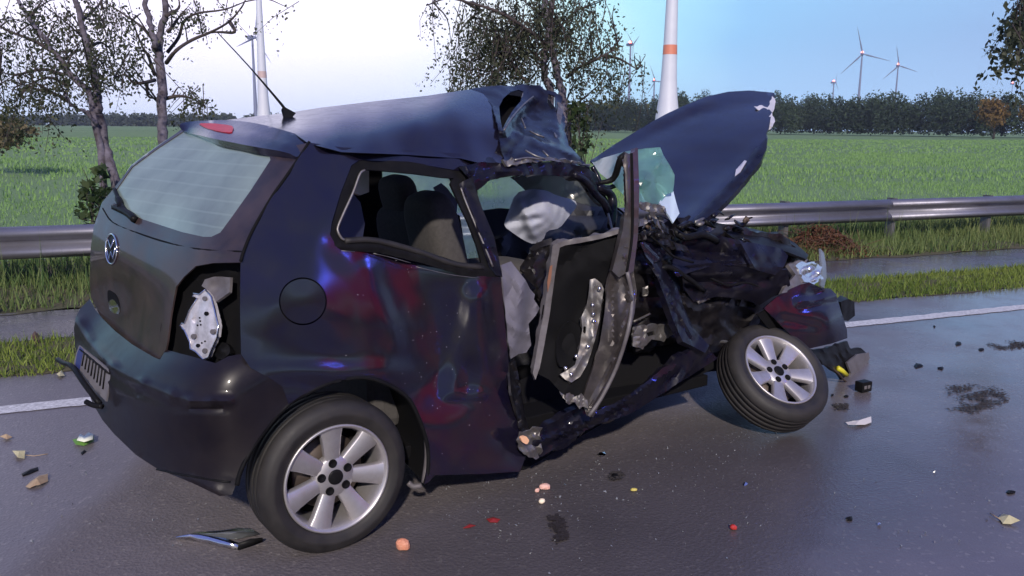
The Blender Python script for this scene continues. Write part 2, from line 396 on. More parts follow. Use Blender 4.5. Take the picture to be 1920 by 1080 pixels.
# ------------------------------------------------------------------ setting materials
def asphalt(name, col, wetmask=True):
    M = bpy.data.materials.new(name); M.use_nodes = True; t = M.node_tree; b = t.nodes['Principled BSDF']
    L = t.links.new; c = N(t, 'ShaderNodeTexCoord')
    def noise(sc, det=5, ro=.6):
        n = N(t, 'ShaderNodeTexNoise'); n.inputs['Scale'].default_value = sc; n.inputs['Detail'].default_value = det; n.inputs['Roughness'].default_value = ro
        L(c.outputs['Object'], n.inputs['Vector']); return n
    def mr(src, a, b_, c_, d_):
        r = N(t, 'ShaderNodeMapRange'); r.inputs['From Min'].default_value = a; r.inputs['From Max'].default_value = b_
        r.inputs['To Min'].default_value = c_; r.inputs['To Max'].default_value = d_; L(src, r.inputs['Value']); return r.outputs[0]
    def ma(op, a, b_, c_=None):
        x = N(t, 'ShaderNodeMath', operation=op)
        for i, v in enumerate((a, b_, c_)):
            if v is None: continue
            if isinstance(v, (int, float)): x.inputs[i].default_value = v
            else: L(v, x.inputs[i])
        return x.outputs[0]
    n1 = noise(1.1, 4); n2 = noise(5, 6); n3 = noise(150, 2)
    vo = N(t, 'ShaderNodeTexVoronoi'); vo.inputs['Scale'].default_value = 75; L(c.outputs['Object'], vo.inputs['Vector'])
    big = noise(.45, 3)
    if wetmask:
        s = N(t, 'ShaderNodeSeparateXYZ'); L(c.outputs['Object'], s.inputs[0])
        q = ma('ADD', ma('MULTIPLY', ma('SUBTRACT', s.outputs['X'], .62), .884), ma('MULTIPLY', ma('SUBTRACT', s.outputs['Y'], 2.77), -.467))
        q = ma('ADD', q, ma('MULTIPLY', ma('SUBTRACT', n1.outputs['Fac'], .5), 1.6))
        wr = mr(ma('ADD', q, ma('MULTIPLY', ma('SUBTRACT', n2.outputs['Fac'], .5), 1.0)), -.95, .95, 0, 1)
        ql = ma('ADD', s.outputs['X'], ma('MULTIPLY', ma('SUBTRACT', n1.outputs['Fac'], .5), .35))
        wl = mr(ql, -1.62, -1.78, 0, .62)
        wet = ma('MAXIMUM', wr, wl)
    else:
        wet = mr(n1.outputs['Fac'], .35, .6, .6, .95)
    soak = None
    if wetmask:
        dx = ma('MULTIPLY', ma('ADD', ma('MULTIPLY', ma('SUBTRACT', s.outputs['X'], .75), .81), ma('MULTIPLY', ma('SUBTRACT', s.outputs['Y'], 3.35), .59)), .55)
        dy = ma('MULTIPLY', ma('ADD', ma('MULTIPLY', ma('SUBTRACT', s.outputs['X'], .75), -.59), ma('MULTIPLY', ma('SUBTRACT', s.outputs['Y'], 3.35), .81)), 1.25)
        rr = ma('SQRT', ma('ADD', ma('MULTIPLY', dx, dx), ma('MULTIPLY', dy, dy)), 0)
        soak = mr(ma('ADD', rr, ma('MULTIPLY', ma('SUBTRACT', n1.outputs['Fac'], .5), .9)), .65, 1.2, .55, 0)
    patch = mr(n2.outputs['Fac'], .4, .72, 1, .8)
    wet = ma('MULTIPLY', wet, patch)
    rough = ma('ADD', ma('MULTIPLY', wet, -.60), .68)
    rough = ma('ADD', rough, ma('MULTIPLY', ma('SUBTRACT', n3.outputs['Fac'], .5), .25))
    L(rough, b.inputs['Roughness']); L(ma('ADD', ma('MULTIPLY', wet, .45), .45), b.inputs['Specular IOR Level'])
    x = N(t, 'ShaderNodeMix', data_type='RGBA'); x.inputs['A'].default_value = (*[q * .55 for q in col], 1); x.inputs['B'].default_value = (*[q * 1.5 for q in col], 1)
    L(ma('ADD', ma('MULTIPLY', n3.outputs['Fac'], .55), ma('MULTIPLY', n2.outputs['Fac'], .5)), x.inputs['Factor'])
    # pale chips of stone, dark stains
    chip = mr(vo.outputs['Color'], .80, .9, 0, .45)
    x2 = N(t, 'ShaderNodeMix', data_type='RGBA'); L(x.outputs['Result'], x2.inputs['A']); x2.inputs['B'].default_value = (.26, .235, .22, 1); L(chip, x2.inputs['Factor'])
    st = mr(big.outputs['Fac'], .55, .72, 0, .5)
    x3 = N(t, 'ShaderNodeMix', data_type='RGBA'); L(x2.outputs['Result'], x3.inputs['A']); x3.inputs['B'].default_value = (.018, .016, .017, 1); L(st, x3.inputs['Factor'])
    if soak is not None:
        x4 = N(t, 'ShaderNodeMix', data_type='RGBA'); L(x3.outputs['Result'], x4.inputs['A']); x4.inputs['B'].default_value = (.030, .026, .024, 1); L(soak, x4.inputs['Factor']); x3 = x4
    L(x3.outputs['Result'], b.inputs['Base Color'])
    h = ma('ADD', vo.outputs['Distance'], ma('MULTIPLY', n3.outputs['Fac'], .6))
    bp = N(t, 'ShaderNodeBump'); bp.inputs['Distance'].default_value = .004
    L(ma('ADD', ma('MULTIPLY', wet, -.55), .62), bp.inputs['Strength']); L(h, bp.inputs['Height']); L(bp.outputs[0], b.inputs['Normal'])
    MATS[name] = M; return M
def tinted(name, c1, c2, rough=.6, spec=.3, transl=.25):
    M = bpy.data.materials.new(name); M.use_nodes = True; t = M.node_tree; b = t.nodes['Principled BSDF']
    a = N(t, 'ShaderNodeAttribute', attribute_name='tint'); x = N(t, 'ShaderNodeMix', data_type='RGBA')
    x.inputs['A'].default_value = (*c1, 1); x.inputs['B'].default_value = (*c2, 1)
    t.links.new(a.outputs['Fac'], x.inputs['Factor']); t.links.new(x.outputs['Result'], b.inputs['Base Color'])
    b.inputs['Roughness'].default_value = rough; b.inputs['Specular IOR Level'].default_value = spec
    if transl:
        o = [n for n in t.nodes if n.type == 'OUTPUT_MATERIAL'][0]
        tl = N(t, 'ShaderNodeBsdfTranslucent'); t.links.new(x.outputs['Result'], tl.inputs[0])
        ms = N(t, 'ShaderNodeMixShader'); ms.inputs[0].default_value = transl
        t.links.new(b.outputs[0], ms.inputs[1]); t.links.new(tl.outputs[0], ms.inputs[2]); t.links.new(ms.outputs[0], o.inputs[0])
    MATS[name] = M; return M
ASPH = asphalt('asphalt', (.122, .108, .112)); ASPHP = asphalt('path_asphalt', (.085, .078, .085), False)
SOIL = mat('verge_soil', (.055, .065, .025), .9, 0, 0, (3, (.10, .075, .035)), (40, .6, .02))
FIELDM = mat('field_green', (.10, .18, .065), .9, 0, 0, (.05, (.15, .24, .09)), (9, .8, .06))
WHITEL = mat('road_paint', (.74, .73, .72), .5, 0, 0, (45, (.30, .29, .29), .2), (150, .4, .003))
GALV = mat('galvanised_steel', (.30, .30, .36), .42, .8, 0, (3, (.17, .165, .19), .3, .6), (30, .1, .002))
GALVD = mat('post_steel', (.22, .215, .22), .5, .6, 0, (6, (.12, .115, .11), .3))
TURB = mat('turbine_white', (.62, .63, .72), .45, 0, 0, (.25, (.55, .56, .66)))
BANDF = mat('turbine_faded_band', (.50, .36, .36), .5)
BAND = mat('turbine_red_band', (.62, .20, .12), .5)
TURBD = mat('backlit_turbine', (.17, .19, .30), .6)  # darker than the turbine white: backlit shade put into the colour
AVI = mat('aviation_light', (.8, .05, .03), .4, emit=((1, .16, .10), 9))
GRASS = tinted('grass_blades', (.06, .12, .02), (.24, .29, .06))
GRASSD = tinted('rough_grass', (.06, .12, .035), (.22, .25, .09))
CROP = tinted('field_crop', (.175, .31, .10), (.225, .37, .125))
WOOD = tinted('woodland_leaves', (.020, .036, .022), (.058, .088, .046), .8, .2, .15)
AUT = tinted('autumn_leaves', (.075, .05, .014), (.20, .125, .04), .8, .2, .15)

def strip(name, n0, n1, u0, u1, z, M, du=1.0, dn=.5, rough=0, seed=0, edge=0):
    us = np.arange(u0, u1 + 1e-6, du); ns = np.linspace(n0, n1, max(2, int(round((n1 - n0) / dn)) + 1))
    g = np.random.default_rng(seed); V = []
    for u in us:
        for j, n in enumerate(ns):
            e = g.normal(0, edge) if j in (0, len(ns) - 1) else 0
            zz = z + (g.normal(0, rough) if 0 < j < len(ns) - 1 else 0)
            V.append(road(u, n + e, zz))
    k = len(ns); Fc = [(i * k + j, (i + 1) * k + j, (i + 1) * k + j + 1, i * k + j + 1) for i in range(len(us) - 1) for j in range(k - 1)]
    return mesh(name, V, Fc, M)
g = mesh('field', [(-1100, -120, -.05), (1100, -120, -.05), (1100, 1080, -.05), (-1100, 1080, -.05)], [(0, 1, 2, 3)], FIELDM); tag(g, kind='structure')
tag(strip('road', -2.0, 5.92, -60, 120, 0.0, ASPH, 2, 2), kind='structure')
tag(strip('grass_verge', 5.90, 6.86, -60, 120, .004, SOIL, .25, .16, .012, 3, .03), kind='structure')
tag(strip('cycle_path', 6.80, 7.94, -60, 120, .002, ASPHP, 2, 1), kind='structure')
tag(strip('embankment', 7.90, 11.0, -60, 120, .006, SOIL, .4, .3, .03, 4, .05), kind='structure')
tag(strip('near_verge', -9.0, -2.0, -60, 120, .004, SOIL, 1, .5, .03, 5, .03), kind='structure')
# edge line with a worn outline, a sheet lying on the asphalt
us = np.arange(-30, 60, .05); gg = np.random.default_rng(5); V = []
e1 = gg.normal(0, .004, len(us)); e2 = gg.normal(0, .004, len(us))
for i, u in enumerate(us): V += [road(u, 5.12 + e1[i], .004), road(u, 5.265 + e2[i], .004)]
tag(mesh('edge_line', V, [(2 * i, 2 * i + 2, 2 * i + 3, 2 * i + 1) for i in range(len(us) - 1)], WHITEL), kind='structure')

# ------------------------------------------------------------------ grass
def blades(n, u, nn, h, w, seed, lean=.5, clump=None, z=0.0):
    g = np.random.default_rng(seed); U = g.uniform(*u, n); Nn = g.uniform(*nn, n)
    if clump:
        k = np.sin(U * clump + 1.7 * np.sin(Nn * clump * .7)) + np.sin(Nn * clump * 1.3 + U * .6); keep = g.uniform(-2, 2, n) < k + .8; U = U[keep]; Nn = Nn[keep]; n = len(U)
    B = np.outer(U, RU) + np.outer(Nn, RN); B[:, 2] = z
    a = g.uniform(0, 2 * math.pi, n); H = g.uniform(h[0], h[1], n) * (.7 + .6 * g.random(n)); Wd = g.uniform(w[0], w[1], n)
    s = np.stack([np.cos(a), np.sin(a), 0 * a], 1) * Wd[:, None] / 2
    l = g.uniform(0, 2 * math.pi, n); T = B + np.stack([np.cos(l), np.sin(l), 0 * l], 1) * (H * lean * g.random(n))[:, None]; T[:, 2] += H
    V = np.stack([B - s, B + s, T], 1).reshape(-1, 3)
    return V, np.clip(g.normal(.4, .2, n) + .2 * np.sin(U * .9 + np.sin(Nn)) * np.sin(Nn * .8 + .3 * U), 0, 1)
def grass(name, parts, M):
    V = np.vstack([p[0] for p in parts]); t = np.concatenate([p[1] for p in parts])
    return tag(fastmesh(name, V, 3, M, tint=t), kind='stuff')
grass('verge_grass', [blades(42000, (-7, 16), (5.90, 6.84), (.03, .085), (.006, .014), 11, .9), blades(5000, (16, 40), (5.92, 6.84), (.06, .12), (.02, .03), 12, .8),
                      blades(3000, (-7, 16), (5.86, 5.98), (.02, .05), (.006, .012), 17, .9)], GRASS)
grass('embankment_grass', [blades(60000, (-8, 18), (7.98, 9.6), (.05, .22), (.008, .018), 13, .7, 2.2), blades(16000, (-8, 24), (8.9, 10.8), (.15, .38), (.012, .022), 14, .6),
                           blades(9000, (18, 50), (7.98, 10.6), (.1, .3), (.02, .04), 15, .7), blades(260, (-8, 10), (8.3, 8.8), (.35, .55), (.006, .01), 16, .3)], GRASSD)
g = np.random.default_rng(21); parts = []
for (n0, n1, cnt, h, w) in ((10.6, 20, 110000, (.05, .11), (.012, .026)), (20, 45, 90000, (.08, .16), (.03, .06)), (45, 110, 60000, (.10, .18), (.08, .18))):
    parts.append(blades(cnt, (-14 - n1 * .5, 20 + n1 * 1.3), (n0, n1), h, w, int(n0), .6, .35, -.05))
grass('field_grass', parts, CROP)

# ------------------------------------------------------------------ guardrail
RN0 = 8.9
prof = [(.012, .612), (-.02, .606), (-.075, .575), (-.082, .55), (-.07, .525), (-.01, .49), (.0, .465), (-.01, .44), (-.07, .405), (-.082, .38), (-.075, .355), (-.02, .324), (.012, .318)]
gr = empty('guardrail', road(2, RN0)); tag(gr, 'long galvanised steel guardrail running along the path behind the wrecked car', 'guardrail')
def w_beam(u0, u1, dn):
    V = []; k = len(prof)
    for u in (u0, u1):
        for (a, z) in prof: V.append(road(u, RN0 + a + dn, z) - road(2, RN0))
    o = mesh('rail', V, [(j, k + j, k + j + 1, j + 1) for j in range(k - 1)], GALV, gr)
    s = o.modifiers.new('thickness', 'SOLIDIFY'); s.thickness = .004; return o
pu1 = on(1665, 460, 'n', RN0 + .06) @ RU; pu2 = on(1845, 437, 'n', RN0 + .06) @ RU; sp = pu2 - pu1
first = None
for i in range(-7, 12):
    u0 = pu1 + sp * 2 * i; w_beam(u0 - .12, u0 + sp * 2 + .12, .004 * (i % 2))
pv, pf = join(box((0, 0, .27), (.01, .11, .72)), box((.03, .06, .27), (.06, .008, .72)), box((.03, -.06, .27), (.06, .008, .72)))
for i in range(-14, 24):
    p = road(pu1 + sp * i, RN0 + .085) - road(2, RN0)
    if first is None: first = mesh('post', pv, pf, GALVD, gr, False); o = first
    else: o = first.copy(); COL.objects.link(o)
    o.location = p; o.rotation_euler = (0, 0, RA)

# ------------------------------------------------------------------ wind turbines
def turbine(px, py, dist, prof, hub_z, rotor, ang, label, light=True, band=None, face=0.0, group=None, lr=1.0):
    if dist > 600:   # keep the rotor's apparent size, a little nearer
        k = (450 + (dist - 500) * .3) / dist; dist *= k; hub_z = CAMH + (hub_z - CAMH) * k; rotor *= k; lr *= k; prof = [(z * k, a * k) for z, a in prof]
    if dist > 420: lr *= .65
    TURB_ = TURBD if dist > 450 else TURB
    d = ray(px, py); h = unit((d[0], d[1], 0)); base = np.array([h[0], h[1], 0]) * dist / h[1] * 1.0
    yaw = math.atan2(-h[0], h[1]) + face
    r = empty('wind_turbine', base, yaw); tag(r, label, 'wind turbine', group)
    P = [(a, z) for z, a in prof] + [(prof[-1][1] * .8, hub_z - 1.2 * lr)]
    V, Fc = lathe(P, 28); V = [(x, z, y) for x, y, z in V]
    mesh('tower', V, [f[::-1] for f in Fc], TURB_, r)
    if band:
        zs = [q[0] for q in prof]; rs = [q[1] for q in prof]
        P = [(np.interp(z, zs, rs) + .03, z) for z in np.linspace(band[0], band[1], 5)]
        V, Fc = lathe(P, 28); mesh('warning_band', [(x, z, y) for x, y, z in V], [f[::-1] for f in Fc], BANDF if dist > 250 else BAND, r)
    V, Fc = superell((0, 1.6 * lr, hub_z), (1.7 * lr, 3.6 * lr, 1.8 * lr), None, .6); mesh('nacelle', V, Fc, TURB_, r)
    V, Fc = superell((0, -2.6 * lr, hub_z), (1.2 * lr, 1.5 * lr, 1.2 * lr), None, .9); mesh('hub', V, Fc, TURB_, r)
    for k in range(3):
        a = math.radians(ang + 120 * k); c, s = math.cos(a), math.sin(a); V = []; Fc = []
        st = [(0, .5, .45), (.06, .5, .4), (.2, .95, .25), (.5, .6, .14), (.85, .32, .07), (1, .12, .03)]
        for i, (f, w, th) in enumerate(st):
            w *= lr; th *= lr
            for (x, y) in ((w, 0), (0, th), (-w, 0), (0, -th)):
                q = f * rotor; V.append((c * q - s * x, -2.9 * lr + y, hub_z + s * q + c * x))
            if i:
                for j in range(4): Fc.append(((i - 1) * 4 + j, (i - 1) * 4 + (j + 1) % 4, i * 4 + (j + 1) % 4, i * 4 + j))
        mesh('blade', V, Fc, TURB_, r)
    if light:
        V, Fc = superell((0, .5 * lr, hub_z + 2.5 * lr), (1.5 * lr, 1.5 * lr, 1.3 * lr), None, 1, 10, 6); mesh('warning_light', V, Fc, AVI, r)
    return r
TG = 'wind turbines standing in the fields'
turbine(1252, 200, 220, [(0, 3.5), (2, 3.2), (5, 2.9), (9, 2.35), (14, 1.98), (21, 1.72), (35, 1.38), (64, .95)], 65, 32, 100, 'huge white turbine tower with an orange band rising behind the raised hood', False, (19.6, 21.9), .5, TG)
turbine(494, 200, 300, [(0, 2.7), (2, 2.5), (5, 2.25), (10, 1.85), (18, 1.5), (30, 1.2), (44, .95), (80, .7)], 82, 35, 90, 'tall white turbine tower with a faint orange band just beside the car aerial', False, (17.3, 19.5), .4, TG)
turbine(479, 200, 500, [(0, 1.25), (10, 1.1), (25, .8), (48, .55)], 50, 20, 80, 'slim distant turbine close to the left side of the tall left tower', False, None, 1.0, TG)
turbine(1612, 160, 1000, [(0, 2.0), (40, 1.3), (83, .8)], 86, 31, 225, 'distant turbine with spread blades, the larger of two over the wood', True, None, .15, TG, 1.4)
turbine(1681, 160, 1200, [(0, 2.0), (40, 1.3), (85, .8)], 88, 27, 222, 'smaller distant turbine right of the larger one above the wood', True, None, .35, TG, 1.5)
turbine(1180, 160, 900, [(0, 1.8), (40, 1.2), (83, .8)], 85, 20, 30, 'distant turbine with a red light seen through the hanging birch leaves', True, None, 1.2, TG, 1.4)
turbine(1226, 180, 1300, [(0, 2.0), (40, 1.4), (68, .9)], 70, 24, 235, 'distant turbine close to the left edge of the huge right tower', True, None, .6, TG, 1.4)
turbine(1563, 165, 1500, [(0, 2.0), (40, 1.4), (78, .9)], 81, 20, 200, 'distant turbine just showing its red light above the highest treetops', True, None, 1.2, TG, 1.6)
turbine(1898, 165, 2000, [(0, 1.2), (40, .9), (100, .6)], 108, 20, 200, 'farthest turbine, a faint red light above the wood at far right', True, None, 1.3, TG, 1.6)

# ------------------------------------------------------------------ woods
def cloud(c, r, n, size, g, shell=.55):
    d = g.normal(size=(n, 3)); d /= np.linalg.norm(d, axis=1)[:, None]; P = np.array(c) + d * np.array(r) * (shell + (1 - shell) * g.random(n))[:, None]
    return leaf_quads(P, size, g)
def leaf_quads(P, size, g, down=0):
    n = len(P); a = g.normal(size=(n, 3)); a[:, 2] -= down; a /= np.linalg.norm(a, axis=1)[:, None]; b = np.cross(a, g.normal(size=(n, 3))); b /= np.linalg.norm(b, axis=1)[:, None]
    s = size * g.uniform(.6, 1.3, n)[:, None]
    return np.stack([P - a * s * .6, P + b * s * .34, P + a * s * .6, P - b * s * .34], 1).reshape(-1, 3)
g = np.random.default_rng(31); Vs = []; Ts = []
A = np.array([10., 360]); B = np.array([150., 172])
for row in range(4):
    for i in range(105):
        f = g.random(); p = A + (B - A) * f * 1.0 + np.array([.5, .85]) * (row * 7 + g.normal(0, 2.2)); h = g.uniform(8.6, 12.6) * (1 + .06 * row) * (1.12 if .25 < f < .36 else 1) * (.92 if f > .5 else 1)
        if f < .12: h *= .85
        r = g.uniform(2.0, 3.6); n = 420
        zc = h * .52; P = cloud((p[0], p[1], zc), (r, r, h * .5), n, .62, g, .5); P[:, 2] = np.maximum(P[:, 2], -.04)
        Vs.append(P); Ts.append(np.clip(g.normal(g.uniform(.1, .7), .2, n), 0, 1))
tag(fastmesh('woodland', np.vstack(Vs), 4, WOOD, tint=np.concatenate(Ts)), kind='stuff')
t = empty('autumn_tree', unit(ray(1862, 250)) * 1 * 0 + on(1862, 262, 'd', 176) * [1, 1, 0]); tag(t, 'brown autumn tree in front of the dark wood at far right', 'tree')
P = np.vstack([cloud((g.normal(0, 2.2), g.normal(0, 1.5), g.uniform(3.2, 7)), (2.2, 2.2, 1.8), 220, .6, g, .3) for _ in range(9)])
fastmesh('crown', P, 4, AUT, t, tint=np.clip(g.normal(.5, .3, len(P) // 4), 0, 1))
V, Fc = sweep([(0, 0, -.1), (.1, 0, 2), (0, 0, 5)], [.25, .2, .1]); mesh('trunk', V, Fc, mat('dark_bark', (.05, .04, .035), .9), t)
Vs = []; Ts = []
for i in range(420):
    x = g.uniform(-330, 130); y = 520 + g.normal(0, 25) - .12 * x; h = g.uniform(5, 9.5); n = 60
    Vs.append(cloud((x, y, h * .45), (g.uniform(3, 6), 4, h * .55), n, 1.9, g, .4)); Ts.append(np.clip(g.normal(.5, .25, n), 0, 1))
tag(fastmesh('far_woodland', np.vstack(Vs), 4, tinted('far_leaves', (.030, .042, .034), (.06, .075, .055), .9, .1, .1), tint=np.concatenate(Ts)), kind='stuff')

# ------------------------------------------------------------------ evening haze
HZ = bpy.data.materials.new('haze'); HZ.use_nodes = True; t = HZ.node_tree; t.nodes.clear()
o = N(t, 'ShaderNodeOutputMaterial'); v = N(t, 'ShaderNodeVolumePrincipled'); v.inputs['Color'].default_value = (.80, .86, 1, 1); v.inputs['Density'].default_value = .00028; v.inputs['Anisotropy'].default_value = .2
t.links.new(v.outputs[0], o.inputs['Volume'])
V, Fc = box((0, 480, 59), (2240, 1240, 122)); tag(mesh('haze', V, Fc, HZ, None, False), kind='stuff')

# ------------------------------------------------------------------ the wrecked car
car = empty('wrecked_car', CO, CA)
tag(car, 'black wrecked hatchback torn open along its side with its bonnet folded up', 'car')
def cpt(px, py, kind, v): return tocar(on(px, py, kind, v))[0]
def cbox(name, c, s, M, parent=car, rz=0, bev=.006):
    R = np.array(Matrix.Rotation(rz, 3, 'Z')); V, Fc = box(c, s, R); o = mesh(name, V, Fc, M, parent, False)
    if bev: bevel(o, bev)
    return o
def bar(name, pts, w, M, parent=car, flat=None, sides=6, k=4):
    """pts: (px, py, car y)"""
    P = np.array([cpt(x, y, 'y', q) for x, y, q in pts])
    if len(P) > 2 and k > 1: P = spline(P, k)
    R = w if np.isscalar(w) else np.interp(np.linspace(0, 1, len(P)), np.linspace(0, 1, len(w)), w)
    V, Fc = sweep(P, R, sides, True, flat); return mesh(name, V, Fc, M, parent)

# ---- tail: tailgate with glass, spoiler, lamp recess, bumper
HATCH = Depth([(170, 465, 'y', .60), (176, 424, 'y', .60), (210, 467, 'y', .28), (330, 480, 'y', -.35), (450, 492, 'y', -.735), (191, 380, 'y', .58), (170, 550, 'y', .62), (215, 600, 'y', .30),
               (290, 665, 'y', -.30), (318, 630, 'y', -.42), (407, 439, 'y', -.56), (300, 425, 'y', -.10), (343, 246, 'y', .47), (430, 266, 'y', -.14), (504, 291, 'y', -.52), (470, 357, 'y', -.56), (248, 313, 'y', .52), (559, 298, 'y', -.655), (330, 340, 'y', .02)])
GLASS_L = [(343, 247), (400, 252), (470, 268), (504, 288), (507, 300), (470, 357), (433, 409), (413, 436), (396, 444), (381, 444), (341, 435), (267, 411), (228, 392), (215, 375), (217, 357), (248, 313), (293, 280)]
tg_out = [(330, 250), (343, 240), (400, 245), (470, 258), (540, 275), (577, 268), (558, 299), (507, 372), (473, 431), (456, 472), (450, 492), (400, 493), (367, 499), (345, 519), (330, 538), (320, 592), (314, 640), (311, 655), (300, 672),
          (289, 673), (248, 650), (215, 624), (189, 595), (170, 556), (168, 520), (170, 465), (176, 424), (191, 380), (212, 355), (245, 312), (290, 278)]
tailgate = panel('tailgate', tg_out, HATCH, PAINTD, car, .006, 9, holes=[GLASS_L], creases=[(193, 391, 211, 417, 7, -.006), (211, 417, 256, 437, 7, -.006), (256, 437, 322, 458, 7, -.006), (322, 458, 381, 469, 7, -.006), (381, 469, 456, 474, 7, -.006)], soft=0)
panel('rear_window', [(340, 243), (400, 248), (470, 264), (508, 286), (511, 300), (474, 359), (437, 411), (416, 440), (397, 448), (381, 448), (341, 439), (267, 415), (226, 396), (211, 376), (214, 355), (246, 309), (291, 276)], HATCH, FOGR, car, .004, 10, off=.010)
# seam under the window and the gap against the quarter panel
wires('tailgate_gap', [[(580, 266), (560, 297), (533, 336), (508, 372), (474, 431), (457, 471), (451.5, 490)]], HATCH, VOID, tailgate, .006, -.002)
wires('tailgate_seam', [[(193, 391), (211, 416), (256, 436), (322, 457), (381, 468), (433, 471), (456, 472)]], HATCH, VOID, tailgate, .0035, 0.0)
# badge: a ring with a V above a W
ring = [(209 + 10.5 * math.cos(a), 467 + 28 * math.sin(a)) for a in np.linspace(0, 2 * math.pi, 25)]
wires('badge', [ring, [(203, 450), (208.5, 466), (214, 448)], [(201.5, 470), (205, 487), (208.8, 472), (212.5, 485), (216.5, 464)]], HATCH, CHROME, car, .0042, -.009, 6, k=1)
panel('badge_plate', [(209 + 9.5 * math.cos(a), 467 + 26 * math.sin(a)) for a in np.linspace(0, 2 * math.pi, 24, endpoint=False)], HATCH, BLACK, car, .003, 6, off=-.004)
# handle: oval recess with a chrome pull
panel('handle_recess', rounded([(201, 541), (219, 552), (226, 575), (224, 590), (208, 583), (202, 565)]), HATCH, VOID, car, .002, 5, off=-.003)
panel('tailgate_handle', rounded([(203, 565), (212, 560), (223, 575), (224, 589), (214, 588), (205, 581)]), HATCH, CHROME, car, .004, 4, off=-.010, dents=[(213, 575, 7, 8, -.012)])
# rear wiper
wires('wiper_arm', [[(214, 354), (221, 370), (230, 387), (252, 413)]], HATCH, BLACK, car, .008, -.02)
wires('wiper_pivot', [[(215, 388), (228, 394), (243, 402), (253, 412)]], HATCH, BLACK, car, .016, -.02)
wires('wiper_cover', [[(221, 372), (226, 384), (222, 396)]], HATCH, BLACK, car, .014, -.022)
SPO = Depth([(337, 234, 'y', .46), (360, 227, 'y', .42), (426, 226, 'y', .17), (507, 237, 'y', -.30), (552, 250, 'y', -.50), (578, 266, 'y', -.60), (400, 258, 'y', -.05), (470, 272, 'y', -.42), (537, 283, 'y', -.61), (559, 295, 'y', -.66), (345, 246, 'y', .42)])
spo = panel('spoiler', rounded([(336, 238), (338, 231), (360, 227), (422, 224.5), (470, 229), (507, 237), (552, 250), (580, 266), (571, 283), (559, 296), (537, 285), (470, 274), (396, 259), (345, 247)], 1), SPO, PAINT, car, .03, 7,
      creases=[(337, 236, 396, 243, 7, -.012), (396, 243, 470, 255, 7, -.012), (470, 255, 540, 274, 7, -.012)])
panel('brake_light', rounded([(371, 231), (400, 231), (434, 235), (438, 240), (434, 249), (410, 246), (385, 240)], 1), SPO, REDL, car, .012, 5, off=-.024)
LAMP = Depth([(320, 600, 'y', -.34), (330, 525, 'y', -.34), (450, 490, 'y', -.66), (450, 670, 'y', -.70), (385, 580, 'y', -.46), (340, 670, 'y', -.42)])
panel('lamp_recess', [(296, 660), (304, 590), (320, 525), (350, 490), (400, 482), (460, 480), (462, 690), (404, 694), (350, 690)], LAMP, VOID, car, .004, 10, crumple=(.02, 6, 3))
LC = [(385, 543), (396, 556), (402, 581), (409, 611), (407, 630), (396, 656), (391, 670), (381, 674), (367, 659), (357, 654), (356, 641), (346, 619), (337, 611), (341, 606), (346, 607), (356, 581), (370, 559), (361, 556), (363, 550), (374, 552)]
LCD = Depth([(385, 543, 'y', -.56), (381, 674, 'y', -.60), (409, 611, 'y', -.66), (341, 610, 'y', -.46)])
lc = panel('lamp_carrier', LC, LCD, LAMPW, car, .014, 5, creases=[(378, 560, 366, 600, 6, .012), (366, 600, 362, 645, 6, .012), (398, 575, 402, 625, 6, .012)], jag=.4)
for (x, y, r) in ((383, 560, 4.5), (398, 622, 5), (362, 631, 5), (383, 658, 5), (370, 648, 3.5), (386, 588, 4)):
    panel('bulb_socket', [(x + r * .9 * math.cos(a), y + r * math.sin(a)) for a in np.linspace(0, 6.28, 10, endpoint=False)], LCD, GREYP if r > 4 else VOID, lc, .01, 4, off=-.008)
for (x, y) in ((374, 596), (375, 602), (376, 609), (370, 610), (384, 640), (378, 643)):
    panel('contact_hole', [(x + 1.6 * math.cos(a), y + 1.8 * math.sin(a)) for a in np.linspace(0, 6.28, 7, endpoint=False)], LCD, VOID, lc, .001, 3, off=-.003)
wires('lamp_seal', [LC + LC[:1]], LCD, CHROME, lc, .003, -.004, k=1)
panel('lamp_rim', [(378, 536), (384, 524), (400, 519), (432, 520), (430, 548), (405, 566), (398, 552), (385, 541)], Depth([(380, 536, 'y', -.53), (432, 520, 'y', -.67), (405, 566, 'y', -.62)]), GREYP, car, .01, 6, dents=[(408, 540, 14, 14, .03)])
panel('bulb_holder', rounded([(402, 650), (418, 640), (430, 648), (432, 662), (415, 676), (402, 668)], 2), Depth([(402, 650, 'y', -.60), (432, 650, 'y', -.68), (415, 676, 'y', -.66)]), BLACK, car, .03, 5, dents=[(417, 657, 8, 8, -.02)])
BMP = Depth([(140, 610, 'y', .60), (148, 581, 'y', .68), (168, 563, 'y', .68), (141, 645, 'y', .56), (160, 720, 'y', .30), (175, 700, 'y', .12), (211, 685, 'y', -.06), (267, 718, 'y', -.38), (356, 752, 'y', -.70), (430, 754, 'y', -.80), (412, 925, 'y', -.785), (441, 908, 'y', -.80),
             (255, 846, 'y', -.32), (320, 878, 'y', -.58), (311, 660, 'y', -.40), (404, 681, 'y', -.72), (502, 707, 'y', -.805), (240, 640, 'y', -.02), (189, 593, 'y', .46), (540, 758, 'y', -.81), (467, 849, 'y', -.81), (215, 785, 'y', -.12)])
BMP_L = [(168, 561), (178, 580), (192, 597), (215, 620), (248, 646), (289, 670), (300, 674), (311, 655), (335, 662), (359, 668), (404, 681), (428, 668), (451, 664), (470, 690), (502, 707), (529, 724), (541, 758), (511, 787), (487, 818), (467, 849), (450, 885), (441, 912), (435, 928), (412, 930), (359, 905), (320, 889), (290, 876), (255, 853), (215, 815),
         (193, 789), (174, 757), (152, 700), (141, 650), (138.5, 615), (142, 595), (150, 579)]
RIB = [(143, 592), (150, 602), (167, 637), (211, 685), (267, 718), (322, 741), (356, 752), (395, 754), (428, 752)]
